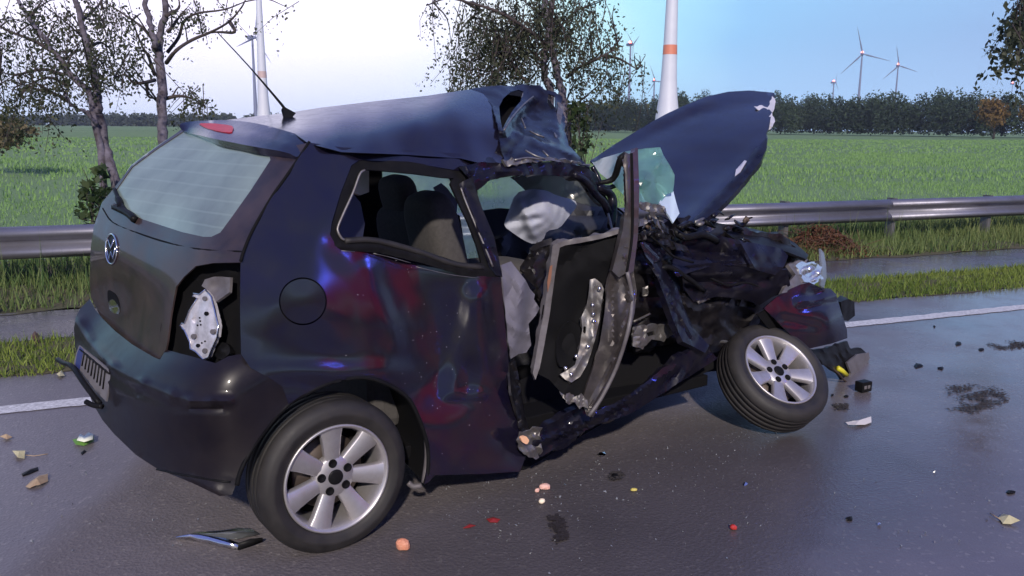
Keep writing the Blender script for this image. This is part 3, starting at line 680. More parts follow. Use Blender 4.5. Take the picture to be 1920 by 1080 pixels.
bumper = panel('rear_bumper', BMP_L, BMP, BUMP, car, .006, 8, creases=[(*RIB[i], *RIB[i + 1], 13, -.022) for i in range(len(RIB) - 1)] + [(150, 640, 200, 705, 6, .012), (200, 705, 262, 738, 6, .012), (262, 738, 330, 764, 6, .012), (330, 764, 420, 768, 6, .010)] +
               [(296, 887, 359, 900, 8, -.01), (359, 900, 412, 922, 8, -.01), (255, 848, 300, 884, 8, -.01)], dents=[(300, 690, 40, 22, -.012), (330, 830, 60, 40, .012)])
wires('bumper_lip', [[(294, 880), (330, 888), (365, 894), (412, 902), (432, 904)]], BMP, BLACK, bumper, .004, -.002)
# plate hanging off its holder
PLD = Depth([(148, 648, 'y', .27), (207, 695, 'y', -.03), (200, 752, 'y', -.03), (139, 680, 'y', .29)])
plate = panel('number_plate', [(148, 648), (178, 671), (208, 696), (204, 724), (199, 753), (168, 722), (138, 682), (143, 662)], PLD, PLATE, car, .006, 7, off=-.035)
panel('country_strip', [(149, 650), (156, 656), (149, 693), (141, 684), (144, 664)], PLD, PBLUE, plate, .002, 5, off=-.039)
g = np.random.default_rng(3); L = []
for i in range(8):
    x = 158 + i * 5.6; y = 657 + i * 4.6 + 2; h = 27 + i * 1.6; L.append([(x, y + 2), (x - 4.5, y + h)])
    if i % 2: L.append([(x, y + 2), (x + 4, y + 8)])
wires('plate_strokes', L + [[(150, 655), (205, 701)]], PLD, BLACK, plate, .0035, -.040, 4, k=1)
wires('plate_holder', [[(108, 674), (120, 681), (136, 688), (160, 722), (187, 757)], [(161, 753), (175, 760), (192, 762)]], Depth([(108, 674, 'y', .5), (136, 690, 'y', .27), (187, 760, 'y', 0), (161, 752, 'y', .05)]), BLACK, car, .011, -.05, 6)

# ---- right rear quarter panel
QD = Depth([(640, 705, 'y', -.80), (560, 740, 'y', -.805), (800, 850, 'y', -.80), (500, 715, 'y', -.80), (568, 565, 'y', -.79), (975, 884, 'y', -.80), (880, 885, 'y', -.80), (640, 465, 'y', -.745), (790, 495, 'y', -.745), (930, 520, 'y', -.745), (600, 285, 'y', -.655), (760, 283, 'y', -.64), (864, 295, 'y', -.63), (905, 310, 'y', -.63),
            (450, 500, 'y', -.735), (450, 665, 'y', -.78), (475, 690, 'y', -.79), (559, 298, 'y', -.665), (507, 372, 'y', -.70), (945, 600, 'y', -.73), (960, 720, 'y', -.73), (700, 650, 'y', -.79), (760, 800, 'y', -.80), (622, 420, 'y', -.735)])
ARCH = [(796, 907), (802, 876), (800, 831), (782, 778), (760, 742), (720, 718), (676, 707), (622, 716), (564, 742), (541, 758)]
Q_L = [(578, 267), (640, 276), (760, 281), (864, 288), (905, 298), (910, 330), (864, 321), (767, 304), (674, 300), (659, 310), (639, 361), (622, 417), (619, 440), (628, 458), (644, 468), (711, 472), (794, 492), (878, 517), (939, 519), (946, 597), (954, 680), (950, 728), (966, 760), (978, 800), (990, 845), (975, 884), (900, 889), (815, 891), (803, 905)] + ARCH + \
      [(529, 724), (502, 707), (470, 690), (452, 664), (450, 580), (451, 492), (457, 472), (474, 431), (508, 372), (559, 298)]
FC = [(568 + 45 * math.cos(a), 565 + 45 * math.sin(a)) for a in np.linspace(0, 2 * math.pi, 36, endpoint=False)]
quarter = panel('quarter_panel', Q_L, QD, PAINT, car, .004, 9, holes=[FC],
      dents=[(900, 640, 22, 80, -.03), (640, 700, 120, 22, -.014), (560, 745, 50, 22, -.012)],
      creases=[(775, 480, 815, 690, 120, .058), (690, 505, 740, 640, 31, -.006), (890, 560, 850, 720, 34, -.020), (835, 742, 905, 738, 12, -.010)], crumple=(.006, 2.4, 17, 3))
g = np.random.default_rng(12); Q = []
while len(Q) < 60:
    q = (g.normal(820, 90), g.normal(650, 110))
    if inside(Q_L, np.array([q]))[0]: Q.append(q)
W3 = tocar(QD.world(np.array(Q), -.004)); V = []
for p in W3:
    s = g.uniform(.0008, .0024)
    for k in range(3): V.append(p + [s * math.cos(2.1 * k), -.003, s * math.sin(2.1 * k)])
fastmesh('stuck_crumbs', np.array(V), 3, mat('pale_crumb', (.5, .48, .5), .4), quarter)['kind'] = 'stuff'
wires('scratch', [[(470, 742), (500, 728), (522, 720)], [(480, 760), (505, 745)], [(455, 770), (470, 752)], [(700, 475), (735, 483), (770, 493)], [(640, 470), (665, 472)], [(780, 500), (840, 514), (900, 522)]], QD, BARE, quarter, .0016, -.003, 4)
FD = Depth([(523, 565, 'y', -.79), (613, 565, 'y', -.79), (568, 520, 'y', -.785), (568, 610, 'y', -.795)])
panel('fuel_flap_recess', [(568 + 49 * math.cos(a), 565 + 49 * math.sin(a)) for a in np.linspace(0, 2 * math.pi, 24, endpoint=False)], FD, VOID, car, .003, 14, off=.02)
panel('fuel_flap', [(568 + 42.5 * math.cos(a), 565 + 42 * math.sin(a)) for a in np.linspace(0, 2 * math.pi, 36, endpoint=False)], FD, PAINT, car, .006, 9, off=.003, dents=[(568, 565, 34, 34, -.006)])
# wheel arch: lip and liner
A3 = np.array([cpt(x, y, 'y', -.80) for x, y in [(444, 909), (450, 885), (467, 849), (487, 818), (511, 787), (541, 757)] + ARCH[::-1][1:]])
V, Fc = sweep(spline(A3 + [0, -.003, 0], 4), .009, 6); mesh('arch_lip', V, Fc, BLACK, car)
V = []; n = len(A3)
for k, yy in enumerate((-.795, -.6, -.35)):
    for p in A3: V.append((p[0] * (1 + .03 * k), yy, p[2] + .03 * k))
Fc = [(k * n + i, k * n + i + 1, (k + 1) * n + i + 1, (k + 1) * n + i) for k in range(2) for i in range(n - 1)]
mesh('arch_liner', V, Fc, VOID, car)
bar('mud_flap', [(786, 782, -.79), (797, 815, -.79), (800, 850, -.79), (797, 880, -.79), (792, 905, -.79)], [.006, .014, .018, .016, .01], GREYP, flat=(np.array([1, 0, 0]), .4))
bar('liner_end', [(765, 905, -.76), (775, 912, -.77), (790, 910, -.78)], .012, GREYP)
# quarter window frame and glass remains
WD = Depth([(640, 455, 'y', -.745), (790, 490, 'y', -.745), (905, 505, 'y', -.745), (670, 308, 'y', -.665), (767, 312, 'y', -.66), (860, 330, 'y', -.655), (930, 470, 'y', -.735), (640, 380, 'y', -.71), (890, 390, 'y', -.69)])
OPEN = [(685, 318), (725, 321), (778, 326), (830, 333), (850, 334), (845, 345), (858, 375), (878, 417), (894, 460), (903, 493), (867, 494), (828, 481), (767, 465), (711, 452), (660, 452), (645, 448), (634, 430), (642, 405), (662, 361), (672, 335), (677, 322)]
WF = [(674, 299), (767, 303), (864, 320), (912, 330), (906, 345), (890, 352), (904, 390), (927, 444), (942, 519), (878, 519), (794, 494), (711, 474), (643, 470), (626, 459), (617, 440), (620, 417), (637, 361), (657, 309)]
wf = panel('window_frame', WF, WD, BLACK, car, .012, 7, holes=[OPEN], off=.004, creases=[(640, 462, 711, 463, 8, -.01), (711, 463, 794, 482, 8, -.01), (794, 482, 878, 506, 8, -.01), (878, 506, 936, 508, 8, -.01)])
wires('chrome_trim', [[(684, 319), (675, 326), (662, 361), (642, 405), (633, 430), (640, 446), (646, 450)]], WD, BARE, wf, .005, -.004)
wires('window_rubber', [[(646, 452), (690, 450), (730, 457), (790, 474), (850, 495), (905, 502)]], WD, RUBBER, wf, .012, 0)
BPD = Depth([(870, 340, 'y', -.66), (900, 383, 'y', -.69), (925, 444, 'y', -.73), (940, 517, 'y', -.75), (858, 355, 'y', -.65), (885, 440, 'y', -.70), (908, 500, 'y', -.735)])
panel('door_pillar', [(872, 338), (886, 332), (901, 383), (926, 444), (942, 519), (930, 516), (917, 500), (900, 452), (880, 405), (866, 372), (860, 345)], BPD, TORN, car, .05, 6, off=-.016, creases=[(868, 350, 920, 490, 7, -.014)], crumple=(.006, 7, 21))
wires('pillar_gleam', [[(864, 352), (874, 380), (893, 425), (912, 470), (924, 500)]], BPD, BARE, wf, .0045, -.022)  # bright wire standing in for a highlight down the pillar

# ---- roof: lifted and folded towards the front
RD = Depth([(426, 226, 'y', .17), (507, 237, 'y', -.30), (552, 250, 'y', -.50), (578, 266, 'y', -.61), (540, 212, 'y', .14), (600, 202, 'y', .10), (700, 190, 'y', .05), (800, 180, 'y', -.02), (885, 168, 'y', -.06), (640, 280, 'y', -.652), (760, 284, 'y', -.638), (864, 290, 'y', -.628), (945, 300, 'y', -.62),
            (620, 261, 'y', -.60), (700, 247, 'y', -.565), (780, 226, 'y', -.49), (840, 200, 'y', -.36), (820, 255, 'y', -.575), (905, 215, 'y', -.36), (925, 260, 'y', -.55)])
R_L = [(424, 225), (470, 219), (540, 211.5), (600, 202), (700, 190), (800, 179.5), (850, 172), (884, 167), (906, 176), (926, 198), (934, 228), (942, 282), (949, 300), (930, 311), (905, 307), (864, 297), (760, 290), (640, 285), (579, 269), (552, 250), (507, 237), (460, 228)]
ridge = [cpt(x, y, 'y', q) for x, y, q in ((428, 226, .17), (540, 212.5, .14), (600, 203, .10), (700, 191, .05), (800, 181, -.02), (885, 169, -.06), (960, 165, .0), (1040, 178, .1))]
V = [p + [0, .05, -.03] for p in ridge] + [[p[0] + .03, .42, p[2] - .07] for p in ridge] + [[p[0] + .05, .62, 1.38 + .05 * i / 7] for i, p in enumerate(ridge)]
mesh('roof', V, [(k * 8 + i, k * 8 + i + 1, k * 8 + i + 9, k * 8 + i + 8) for k in range(2) for i in range(7)], PAINT, car)
roof = panel('roof', R_L, RD, PAINT, car, .0015, 7, dents=[(850, 270, 16, 40, .015)], creases=[(915, 268, 945, 302, 45, .05)], crumple=(.005, 2.2, 18, 3))
RF = Depth([(884, 167, 'y', -.06), (926, 198, 'y', -.26), (934, 228, 'y', -.42), (942, 282, 'y', -.58), (948, 303, 'y', -.63), (1015, 160, 'y', .20), (1053, 183, 'y', .12), (1060, 245, 'y', -.15), (1107, 313, 'y', -.45), (1026, 297, 'y', -.60), (985, 225, 'y', -.12), (1000, 260, 'y', -.42)])
panel('roof_dark_backing', [(900, 175), (960, 166), (1012, 168), (1040, 200), (1050, 260), (1080, 300), (950, 300), (940, 240)], Depth([(900, 175, 'y', .2), (1040, 200, 'y', .3), (1080, 300, 'y', -.2), (950, 300, 'y', -.4)]), VOID, car, .01, 12)  # near-black sheet painting the dark inside the torn roof holes
panel('roof_fold', [(884, 166), (912, 162), (930, 161), (955, 161), (980, 158.5), (1012, 160), (1020, 168), (1040, 172), (1055, 182), (1051, 200), (1060, 221), (1058, 245), (1067, 272), (1080, 286), (1090, 300), (1107, 315), (1087, 308), (1026, 300), (975, 304), (948, 305), (940, 282), (932, 228), (924, 198), (904, 178)], RF, TORN, car, .005, 5,
      holes=[[(938, 222), (936, 200), (944, 184), (958, 172), (972, 168), (982, 172), (976, 190), (962, 206), (950, 226), (942, 242)], [(1028, 176), (1040, 180), (1042, 200), (1034, 206), (1026, 192)]],
      crumple=(.035, 2.2, 5, 3), dents=[(1035, 215, 12, 40, -.04), (912, 185, 16, 20, .03)], creases=[(945, 244, 1000, 180, 14, -.06), (1000, 180, 1020, 255, 20, .05), (975, 250, 1075, 292, 14, -.06), (1040, 190, 1050, 270, 10, -.05), (950, 290, 985, 255, 16, .05), (975, 215, 985, 250, 9, .04)], jag=.6)
wires('bare_scratch', [[(945, 244), (962, 218), (982, 196), (1000, 181)], [(994, 246), (1006, 252), (1020, 257)], [(978, 222), (982, 232), (985, 240)], [(985, 282), (1004, 292), (1022, 298)], [(1018, 283), (1028, 293)], [(965, 300), (990, 296), (1015, 299)]], RF, BARE, car, .0045, -.07, 5)
panel('torn_roof_edge', [(1046, 190), (1056, 196), (1055, 215), (1048, 240), (1052, 262), (1046, 270), (1040, 250), (1043, 220)], RF, BARE, car, .003, 5, off=-.045, crumple=(.02, 8, 8), jag=1.2)
panel('torn_header', [(945, 300), (985, 297), (1026, 294), (1060, 299), (1088, 303), (1106, 312), (1085, 308), (1026, 302), (970, 309), (950, 312)], Depth([(945, 300, 'y', -.67), (1026, 296, 'y', -.64), (1106, 312, 'y', -.5), (1000, 308, 'y', -.66)]), BARE, car, .01, 5, crumple=(.03, 10, 9), jag=1.5)
panel('roof_rail', [(860, 314), (900, 304), (950, 306), (1000, 303), (1060, 305), (1100, 314), (1118, 325), (1130, 352), (1118, 356), (1100, 340), (1075, 331), (1000, 327), (950, 331), (920, 338), (895, 356), (884, 348), (878, 332)],
      Depth([(860, 314, 'y', -.665), (950, 318, 'y', -.66), (1060, 318, 'y', -.6), (1130, 352, 'y', -.55), (890, 345, 'y', -.67)]), TORN, car, .05, 6, off=-.01, crumple=(.025, 6, 12), jag=.6)
# aerial
bar('aerial', [(540, 213, .0), (528, 196, .0), (470, 128, .0), (407, 60, .0)], [.0075, .006, .003, .002], BLACK, k=3)
P = [cpt(x, y, 'y', q) for x, y, q in ((531, 199, 0), (527, 206, -.012), (555, 212, -.012), (535, 236, -.03), (546, 216, .02), (534, 214, .02))]
mesh('aerial_base', P, [(0, 1, 3), (0, 3, 2), (0, 2, 4), (0, 4, 5), (0, 5, 1), (1, 5, 4, 2, 3)], BLACK, car, False)

# ---- cabin
cbox('floor_pan', (1.25, 0, .24), (2.0, 1.30, .06), VOID)
# far side of the body with its window openings
FSD = Depth([(700, 350, 'y', .62), (1000, 350, 'y', .62), (800, 500, 'y', .74), (1100, 550, 'y', .74), (640, 480, 'y', .74), (500, 640, 'y', .75), (1250, 700, 'y', .75)])
W1 = [(716, 310), (778, 316), (842, 332), (862, 372), (880, 400), (893, 440), (910, 500), (880, 505), (866, 492), (868, 440), (862, 404), (720, 402)]
W2 = [(894, 340), (960, 330), (1095, 332), (1116, 378), (1050, 394), (898, 396)]
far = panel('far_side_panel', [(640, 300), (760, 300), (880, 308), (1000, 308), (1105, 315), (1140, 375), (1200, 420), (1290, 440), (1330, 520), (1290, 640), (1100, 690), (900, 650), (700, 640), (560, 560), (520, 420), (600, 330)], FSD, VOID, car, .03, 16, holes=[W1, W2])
panel('far_window', [(710, 305), (780, 311), (848, 328), (870, 372), (888, 400), (900, 440), (918, 508), (880, 512), (858, 496), (860, 408), (716, 406)], FSD, FOG, car, .004, 16, off=.012)
panel('far_window', [(888, 335), (960, 325), (1100, 327), (1122, 380), (1050, 398), (893, 400)], FSD, FOG, car, .004, 16, off=.012)
panel('belt_strap', [(813, 351), (827, 343), (838, 352), (858, 378), (856, 404), (840, 400), (825, 375)], Depth([(813, 351, 'y', .3), (838, 352, 'y', .3), (850, 400, 'y', .2)]), CURT, car, .006, 7)
panel('rear_trim', [(655, 370), (663, 364), (676, 380), (684, 420), (680, 448), (640, 448), (636, 432), (644, 405)], Depth([(655, 370, 'y', -.52), (684, 430, 'y', -.5), (640, 440, 'y', -.6)]), mat('blue_grey_trim', (.03, .035, .07), .6), car, .01, 7)
panel('rear_trim', [(676, 322), (692, 318), (692, 360), (676, 366), (664, 362)], Depth([(680, 330, 'y', -.30), (690, 360, 'y', -.3), (668, 362, 'y', -.42)]), CARD, car, .01, 7)
Rs = np.array(Matrix.Rotation(math.radians(-14), 3, 'Y'))
def seat(hx, hy, hr, hv, bx, by, bw, bh, yy, lab=None):
    c = cpt(bx, by, 'y', yy); o = empty('seat', (0, 0, 0)); o.parent = car
    V, Fc = superell(c, (.085, bw, bh), Rs, .55); mesh('backrest', V, Fc, SEATM, o)
    h = cpt(hx, hy, 'y', yy); V, Fc = superell(h, (.06, hr, hv), Rs, .6); mesh('headrest', V, Fc, SEATM, o)
    V, Fc = superell(c + [.26, 0, -bh * .8], (.27, bw, .09), None, .5); mesh('cushion', V, Fc, SEATM, o)
    return o
seat(748, 368, .135, .105, 770, 470, .22, .24, .16)
seat(800, 405, .10, .05, 818, 455, .155, .24, -.22)
cbox('rear_seat', (.42, 0, .62), (.16, 1.1, .62), SEATM, bev=.05)
cbox('parcel_shelf', (-.02, 0, .98), (.45, 1.1, .03), VOID)
DB = Depth([(900, 400, 'y', .25), (1060, 390, 'y', .15), (1180, 420, 'y', -.2), (950, 600, 'y', .2), (1100, 700, 'y', -.1), (1185, 700, 'y', -.3), (1000, 820, 'y', -.45), (1030, 520, 'y', -.1)])
panel('dashboard', [(890, 398), (930, 396), (962, 398), (1040, 392), (1085, 374), (1120, 372), (1150, 385), (1190, 430), (1192, 560), (1188, 720), (1110, 800), (1000, 850), (955, 760), (925, 640), (912, 500)], DB, mat('dark_dash', (.016, .017, .022), .55, 0, 0, (8, (.04, .04, .045), .2), (60, .3, .003)), car, .02, 10, crumple=(.07, 3.2, 31))
panel('dash_top', [(895, 396), (935, 390), (965, 392), (965, 420), (940, 440), (905, 450)], Depth([(895, 396, 'y', .3), (965, 392, 'y', .1), (920, 445, 'y', .1)]), mat('dash_blue', (.035, .045, .07), .6), car, .02, 8, off=-.1)
# sagging windscreen remains behind the header
panel('windscreen_shard', [(958, 332), (1010, 328), (1075, 332), (1110, 350), (1130, 388), (1105, 386), (1060, 372), (1020, 358), (985, 357)], Depth([(958, 332, 'y', -.2), (1075, 332, 'y', -.25), (1130, 388, 'y', -.4), (1000, 358, 'y', -.15)]), fogged('dirty_glass', (.42, .44, .42), .3, .2), car, .006, 8, crumple=(.02, 4, 14))
panel('airbag', rounded([(967, 361), (950, 405), (944, 424), (969, 442), (985, 452), (1000, 458), (1019, 450), (1025, 433), (1050, 428), (1067, 405), (1083, 386), (1078, 375), (1044, 367), (1025, 357), (997, 354)], 1), Depth([(967, 361, 'y', -.28), (945, 424, 'y', -.30), (1083, 386, 'y', -.28), (1000, 458, 'y', -.34), (1010, 400, 'y', -.42)]), CLOTH, car, .02, 4,
      crumple=(.022, 4.5, 41, 5), dents=[(990, 395, 35, 35, -.05), (1050, 395, 25, 20, -.03)], creases=[(975, 380, 1000, 440, 12, -.025), (1010, 365, 1040, 420, 12, -.025), (960, 415, 1010, 410, 9, .02)])
panel('steering_column_trim', [(975, 500), (990, 478), (1012, 464), (1035, 458), (1032, 510), (1015, 580), (1005, 540), (985, 520)], Depth([(975, 500, 'y', -.5), (1035, 460, 'y', -.55), (1010, 570, 'y', -.6)]), DARKM, car, .03, 6, crumple=(.04, 7, 44))
panel('hanging_curtain', [(940, 497), (958, 490), (975, 512), (986, 526), (994, 542), (1003, 552), (1001, 561), (1012, 578), (1004, 592), (991, 607), (993, 625), (996, 647), (987, 661), (972, 664), (958, 673), (952, 630), (946, 567)], Depth([(940, 497, 'y', -.70), (958, 670, 'y', -.66), (1010, 576, 'y', -.66), (975, 560, 'y', -.70), (995, 640, 'y', -.66)]), CURT, car, .006, 6, crumple=(.03, 5, 45), dents=[(975, 560, 12, 60, -.03)])
panel('inner_sill_scrap', [(954, 680), (966, 670), (975, 720), (985, 780), (1000, 830), (988, 840), (972, 790), (958, 735)], Depth([(954, 680, 'y', -.71), (975, 720, 'y', -.68), (990, 838, 'y', -.78)]), DARKM, car, .01, 6, crumple=(.04, 7, 46))

# ---- sill
SD = Depth([(985, 855, 'y', -.80), (1017, 810, 'y', -.80), (1083, 765, 'y', -.80), (1183, 740, 'y', -.80), (1329, 660, 'y', -.80), (1267, 722, 'y', -.78), (1117, 792, 'y', -.80)])
panel('sill', [(984, 842), (1005, 815), (1020, 802), (1050, 783), (1083, 764), (1110, 772), (1150, 757), (1183, 738), (1225, 705), (1267, 672), (1300, 655), (1329, 655), (1345, 672), (1310, 695), (1267, 722), (1225, 750), (1183, 776), (1117, 797), (1060, 830), (1017, 855), (1003, 860), (992, 852)], SD, TORN, car, .03, 7,
      crumple=(.03, 3.5, 51), creases=[(1010, 830, 1120, 785, 10, -.03), (1120, 785, 1267, 690, 10, -.03), (1040, 830, 1180, 760, 7, .03)], jag=.6)
panel('torn_sill_end', [(967, 828), (975, 812), (990, 808), (1000, 800), (1016, 803), (1010, 822), (1018, 845), (1004, 861), (990, 858), (978, 848)], Depth([(967, 828, 'y', -.83), (1016, 803, 'y', -.83), (1000, 860, 'y', -.83)]), BARE, car, .004, 5, crumple=(.05, 9, 52), jag=1.5)
panel('orange_sealant', rounded([(976, 820), (986, 817), (993, 826), (988, 834), (979, 829)], 1), Depth([(976, 820, 'y', -.86), (990, 820, 'y', -.86), (984, 834, 'y', -.86)]), mat('orange_foam', (.75, .42, .25), .7), car, .012, 4)
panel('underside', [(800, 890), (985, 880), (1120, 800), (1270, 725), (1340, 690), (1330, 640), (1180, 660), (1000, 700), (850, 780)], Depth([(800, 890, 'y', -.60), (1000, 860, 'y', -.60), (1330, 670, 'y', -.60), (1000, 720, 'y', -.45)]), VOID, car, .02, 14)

# ---- the opened door: inner shell, edge strips, skin and bare window frame
DD = Depth([(1037, 459, 'y', -.80), (1005, 695, 'y', -.80), (1165, 440, 'y', -.93), (1108, 780, 'y', -.93), (1100, 600, 'y', -.83), (1180, 560, 'y', -.96)])
door = empty('door', (0, 0, 0)); door.parent = car
panel('inner_shell', [(1038, 458), (1100, 447), (1165, 436), (1182, 500), (1184, 576), (1160, 680), (1108, 782), (1090, 760), (1060, 745), (1030, 712), (1003, 698), (1018, 588), (1030, 513)], DD, VOID, door, .01, 9, crumple=(.03, 3.5, 61))
panel('edge_strip', [(1036, 462), (1046, 456), (1050, 462), (1041, 513), (1031, 588), (1020, 650), (1012, 690), (1004, 712), (999, 700), (1003, 680), (1013, 620), (1020, 588), (1029, 520)], DD, GREYP, door, .04, 5, off=-.025, crumple=(.006, 6, 62))
panel('edge_strip', [(1036, 459), (1060, 450), (1100, 444), (1130, 438), (1165, 428), (1167, 436), (1130, 447), (1090, 455), (1060, 460), (1046, 466)], DD, GREYP, door, .03, 5, off=-.02, crumple=(.012, 7, 63))
panel('rust_scrape', [(1031, 500), (1036, 497), (1033, 525), (1027, 548), (1026, 530)], DD, mat('orange_rust', (.22, .10, .06), .7), door, .003, 4, off=-.035)
panel('bracket', [(1106, 524), (1116, 522), (1128, 532), (1132, 543), (1127, 575), (1124, 600), (1117, 632), (1108, 663), (1100, 685), (1088, 706), (1072, 717), (1060, 712), (1050, 702), (1064, 694), (1078, 684), (1086, 655), (1092, 617), (1090, 595), (1100, 572), (1104, 548)], DD, BARE, door, .02, 5, off=-.05,
      crumple=(.015, 7, 64), creases=[(1110, 530, 1112, 640, 8, -.015), (1112, 640, 1070, 705, 8, -.015)], holes=[rounded([(1094, 612), (1099, 612), (1098, 626), (1093, 624)], 1)])
for (x, y) in ((1124, 541), (1111, 572), (1112, 589), (1113, 602), (1102, 650), (1060, 690), (1071, 702), (1080, 668)):
    V, Fc = superell(tocar(DD.world([(x, y)], -.062))[0], (.010, .010, .010), None, 1, 10, 6); mesh('bolt', V, Fc, CHROME, door)
panel('speaker_bowl', rounded([(1055, 610), (1075, 600), (1090, 615), (1086, 650), (1070, 685), (1050, 690), (1043, 665), (1046, 635)], 2), DD, VOID, door, .01, 6, off=-.03, dents=[(1066, 645, 18, 32, .05)])
SK = Depth([(1145, 517, 'y', -.96), (1186, 508, 'y', -1.0), (1183, 576, 'y', -1.0), (1158, 688, 'y', -.98), (1108, 780, 'y', -.94), (1130, 590, 'y', -.94), (1110, 710, 'y', -.93), (1165, 600, 'y', -1.02)])
panel('skin', [(1143, 516), (1150, 498), (1160, 480), (1172, 462), (1190, 470), (1188, 508), (1194, 545), (1190, 585), (1182, 622), (1160, 690), (1112, 782), (1100, 780), (1092, 752), (1100, 725), (1112, 690), (1125, 640), (1133, 590), (1138, 545)], SK, DOORM, door, .012, 6, crumple=(.02, 3.2, 65),
      creases=[(1170, 480, 1182, 560, 8, -.02), (1182, 560, 1150, 680, 8, -.02), (1150, 680, 1104, 776, 8, -.02), (1150, 530, 1150, 640, 9, .02)])
wires('skin_fold', [[(1176, 510), (1185, 560), (1178, 617), (1156, 688), (1128, 745), (1104, 780)]], SK, GREYP, door, .009, -.02)
panel('bottom_scrap', [(1048, 735), (1060, 742), (1068, 735), (1078, 745), (1090, 738), (1100, 750), (1104, 765), (1090, 762), (1086, 768), (1078, 752), (1066, 758)], DD, BARE, door, .004, 4, off=-.05, crumple=(.03, 9, 66), jag=1)
PD = Depth([(1168, 290, 'y', -.95), (1194, 280, 'y', -.95), (1198, 361, 'y', -.98), (1186, 508, 'y', -1.0), (1150, 500, 'y', -.97), (1170, 400, 'y', -.97)])
panel('window_pillar', [(1165, 292), (1172, 285), (1182, 290), (1184, 361), (1183, 444), (1174, 512), (1160, 520), (1148, 508), (1158, 470), (1168, 430), (1174, 375), (1171, 320)], PD, DOORM, door, .03, 5, off=-.01, creases=[(1176, 292, 1178, 400, 6, -.012)], crumple=(.004, 5, 67))
panel('window_pillar', [(1183, 288), (1190, 284), (1192, 277), (1196, 277), (1199, 361), (1196, 444), (1188, 508), (1180, 514), (1175, 508), (1186, 444), (1187, 361)], PD, mat('pillar_maroon', (.09, .055, .065), .28, .4, .5, (20, (.05, .035, .045))), door, .03, 5, off=-.012, crumple=(.004, 5, 68))
wires('pillar_groove', [[(1184, 287), (1186, 361), (1185, 444), (1175, 512)]], PD, VOID, door, .006, -.012)
bar('window_guide', [(1172, 287, -.95), (1164, 296, -.95), (1159, 312, -.93), (1153, 330, -.9), (1143, 339, -.88), (1122, 343, -.86)], [.008, .013, .014, .014, .012, .008], BLACK)

# ---- A-post, hinge post and front end
g = np.random.default_rng(77)
for L, w in (([(1075, 326, -.6), (1100, 342, -.58), (1118, 366, -.56), (1132, 380, -.55), (1142, 402, -.55)], .02), ([(1100, 330, -.55), (1122, 346, -.55), (1140, 352, -.5), (1160, 345, -.5)], .012), ([(1120, 350, -.55), (1145, 365, -.52), (1150, 395, -.55), (1146, 425, -.6)], .022),
             ([(1085, 335, -.55), (1110, 372, -.5), (1125, 385, -.5)], .008), ([(1140, 400, -.6), (1145, 420, -.62), (1150, 440, -.65)], .007), ([(1110, 312, -.5), (1120, 330, -.52), (1128, 350, -.55)], .012)):
    bar('windscreen_post', L, w, TORN if w > .01 else BARE)
HD = Depth([(1203, 461, 'y', -.72), (1250, 543, 'y', -.74), (1288, 616, 'y', -.78), (1330, 655, 'y', -.80), (1240, 450, 'y', -.66), (1300, 600, 'y', -.74)])
panel('hinge_post', [(1196, 450), (1215, 455), (1232, 475), (1250, 510), (1270, 540), (1282, 575), (1300, 615), (1330, 648), (1322, 662), (1300, 650), (1280, 640), (1262, 600), (1248, 560), (1232, 520), (1212, 490)], HD, TORN, car, .03, 6, off=-.03, crumple=(.03, 4, 71), creases=[(1210, 465, 1300, 630, 9, -.03)])
panel('bent_flange', [(1200, 455), (1222, 446), (1240, 462), (1249, 472), (1240, 486), (1224, 496), (1212, 482)], HD, PAINT, car, .006, 5, off=-.06, creases=[(1205, 455, 1235, 485, 10, -.03)])
panel('grey_crossbar', [(1186, 618), (1200, 612), (1250, 608), (1276, 605), (1290, 622), (1280, 632), (1262, 628), (1245, 640), (1222, 636), (1205, 655), (1186, 650)], Depth([(1186, 630, 'y', -.74), (1280, 615, 'y', -.72), (1240, 640, 'y', -.72)]), BARE, car, .01, 5, crumple=(.025, 8, 72), jag=1, holes=[[(1212, 624), (1226, 620), (1228, 628), (1216, 632)]])
bar('bent_rod', [(1188, 603, -.6), (1215, 590, -.58), (1238, 577, -.56)], .006, BARE)
ED = Depth([(1190, 440, 'y', -.60), (1320, 420, 'y', -.55), (1500, 470, 'y', -.50), (1420, 520, 'y', -.58), (1260, 520, 'y', -.60), (1390, 650, 'y', -.45), (1200, 650, 'y', -.58), (1290, 660, 'y', -.60)])
panel('engine_bay_wreck', [(1190, 445), (1205, 425), (1230, 405), (1262, 412), (1290, 405), (1320, 412), (1350, 420), (1385, 422), (1420, 436), (1462, 438), (1500, 470), (1530, 500), (1525, 545), (1480, 560), (1435, 585), (1400, 640), (1380, 660), (1330, 660), (1280, 640), (1230, 650), (1190, 660), (1186, 560)], ED, DARKM, car, .02, 7, crumple=(.13, 2.2, 73, 4), jag=1.2)
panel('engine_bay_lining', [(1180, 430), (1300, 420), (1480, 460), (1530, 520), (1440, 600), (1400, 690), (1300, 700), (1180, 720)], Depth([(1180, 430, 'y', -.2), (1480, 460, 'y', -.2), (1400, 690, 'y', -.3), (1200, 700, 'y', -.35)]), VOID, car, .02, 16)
for i in range(30):
    x, y = g.uniform(1200, 1400), g.uniform(405, 450); q = -.66 + g.normal(0, .05); L = [(x, y, q)]
    a = g.uniform(-.5, .7); s = g.uniform(8, 28)
    L.append((x + s * math.cos(a) * .5, y + s * math.sin(a) * .5 + g.normal(0, 4), q + g.normal(0, .02))); L.append((x + s * math.cos(a), y + s * math.sin(a), q + g.normal(0, .03)))
    bar('engine_scrap', L, [g.uniform(.004, .016), g.uniform(.006, .018), .004], [DARKM, TORN, BARE, BLACK, RUST, DARKM, BLACK, TORN][i % 8], flat=(unit(g.normal(size=3)), .35), k=2)
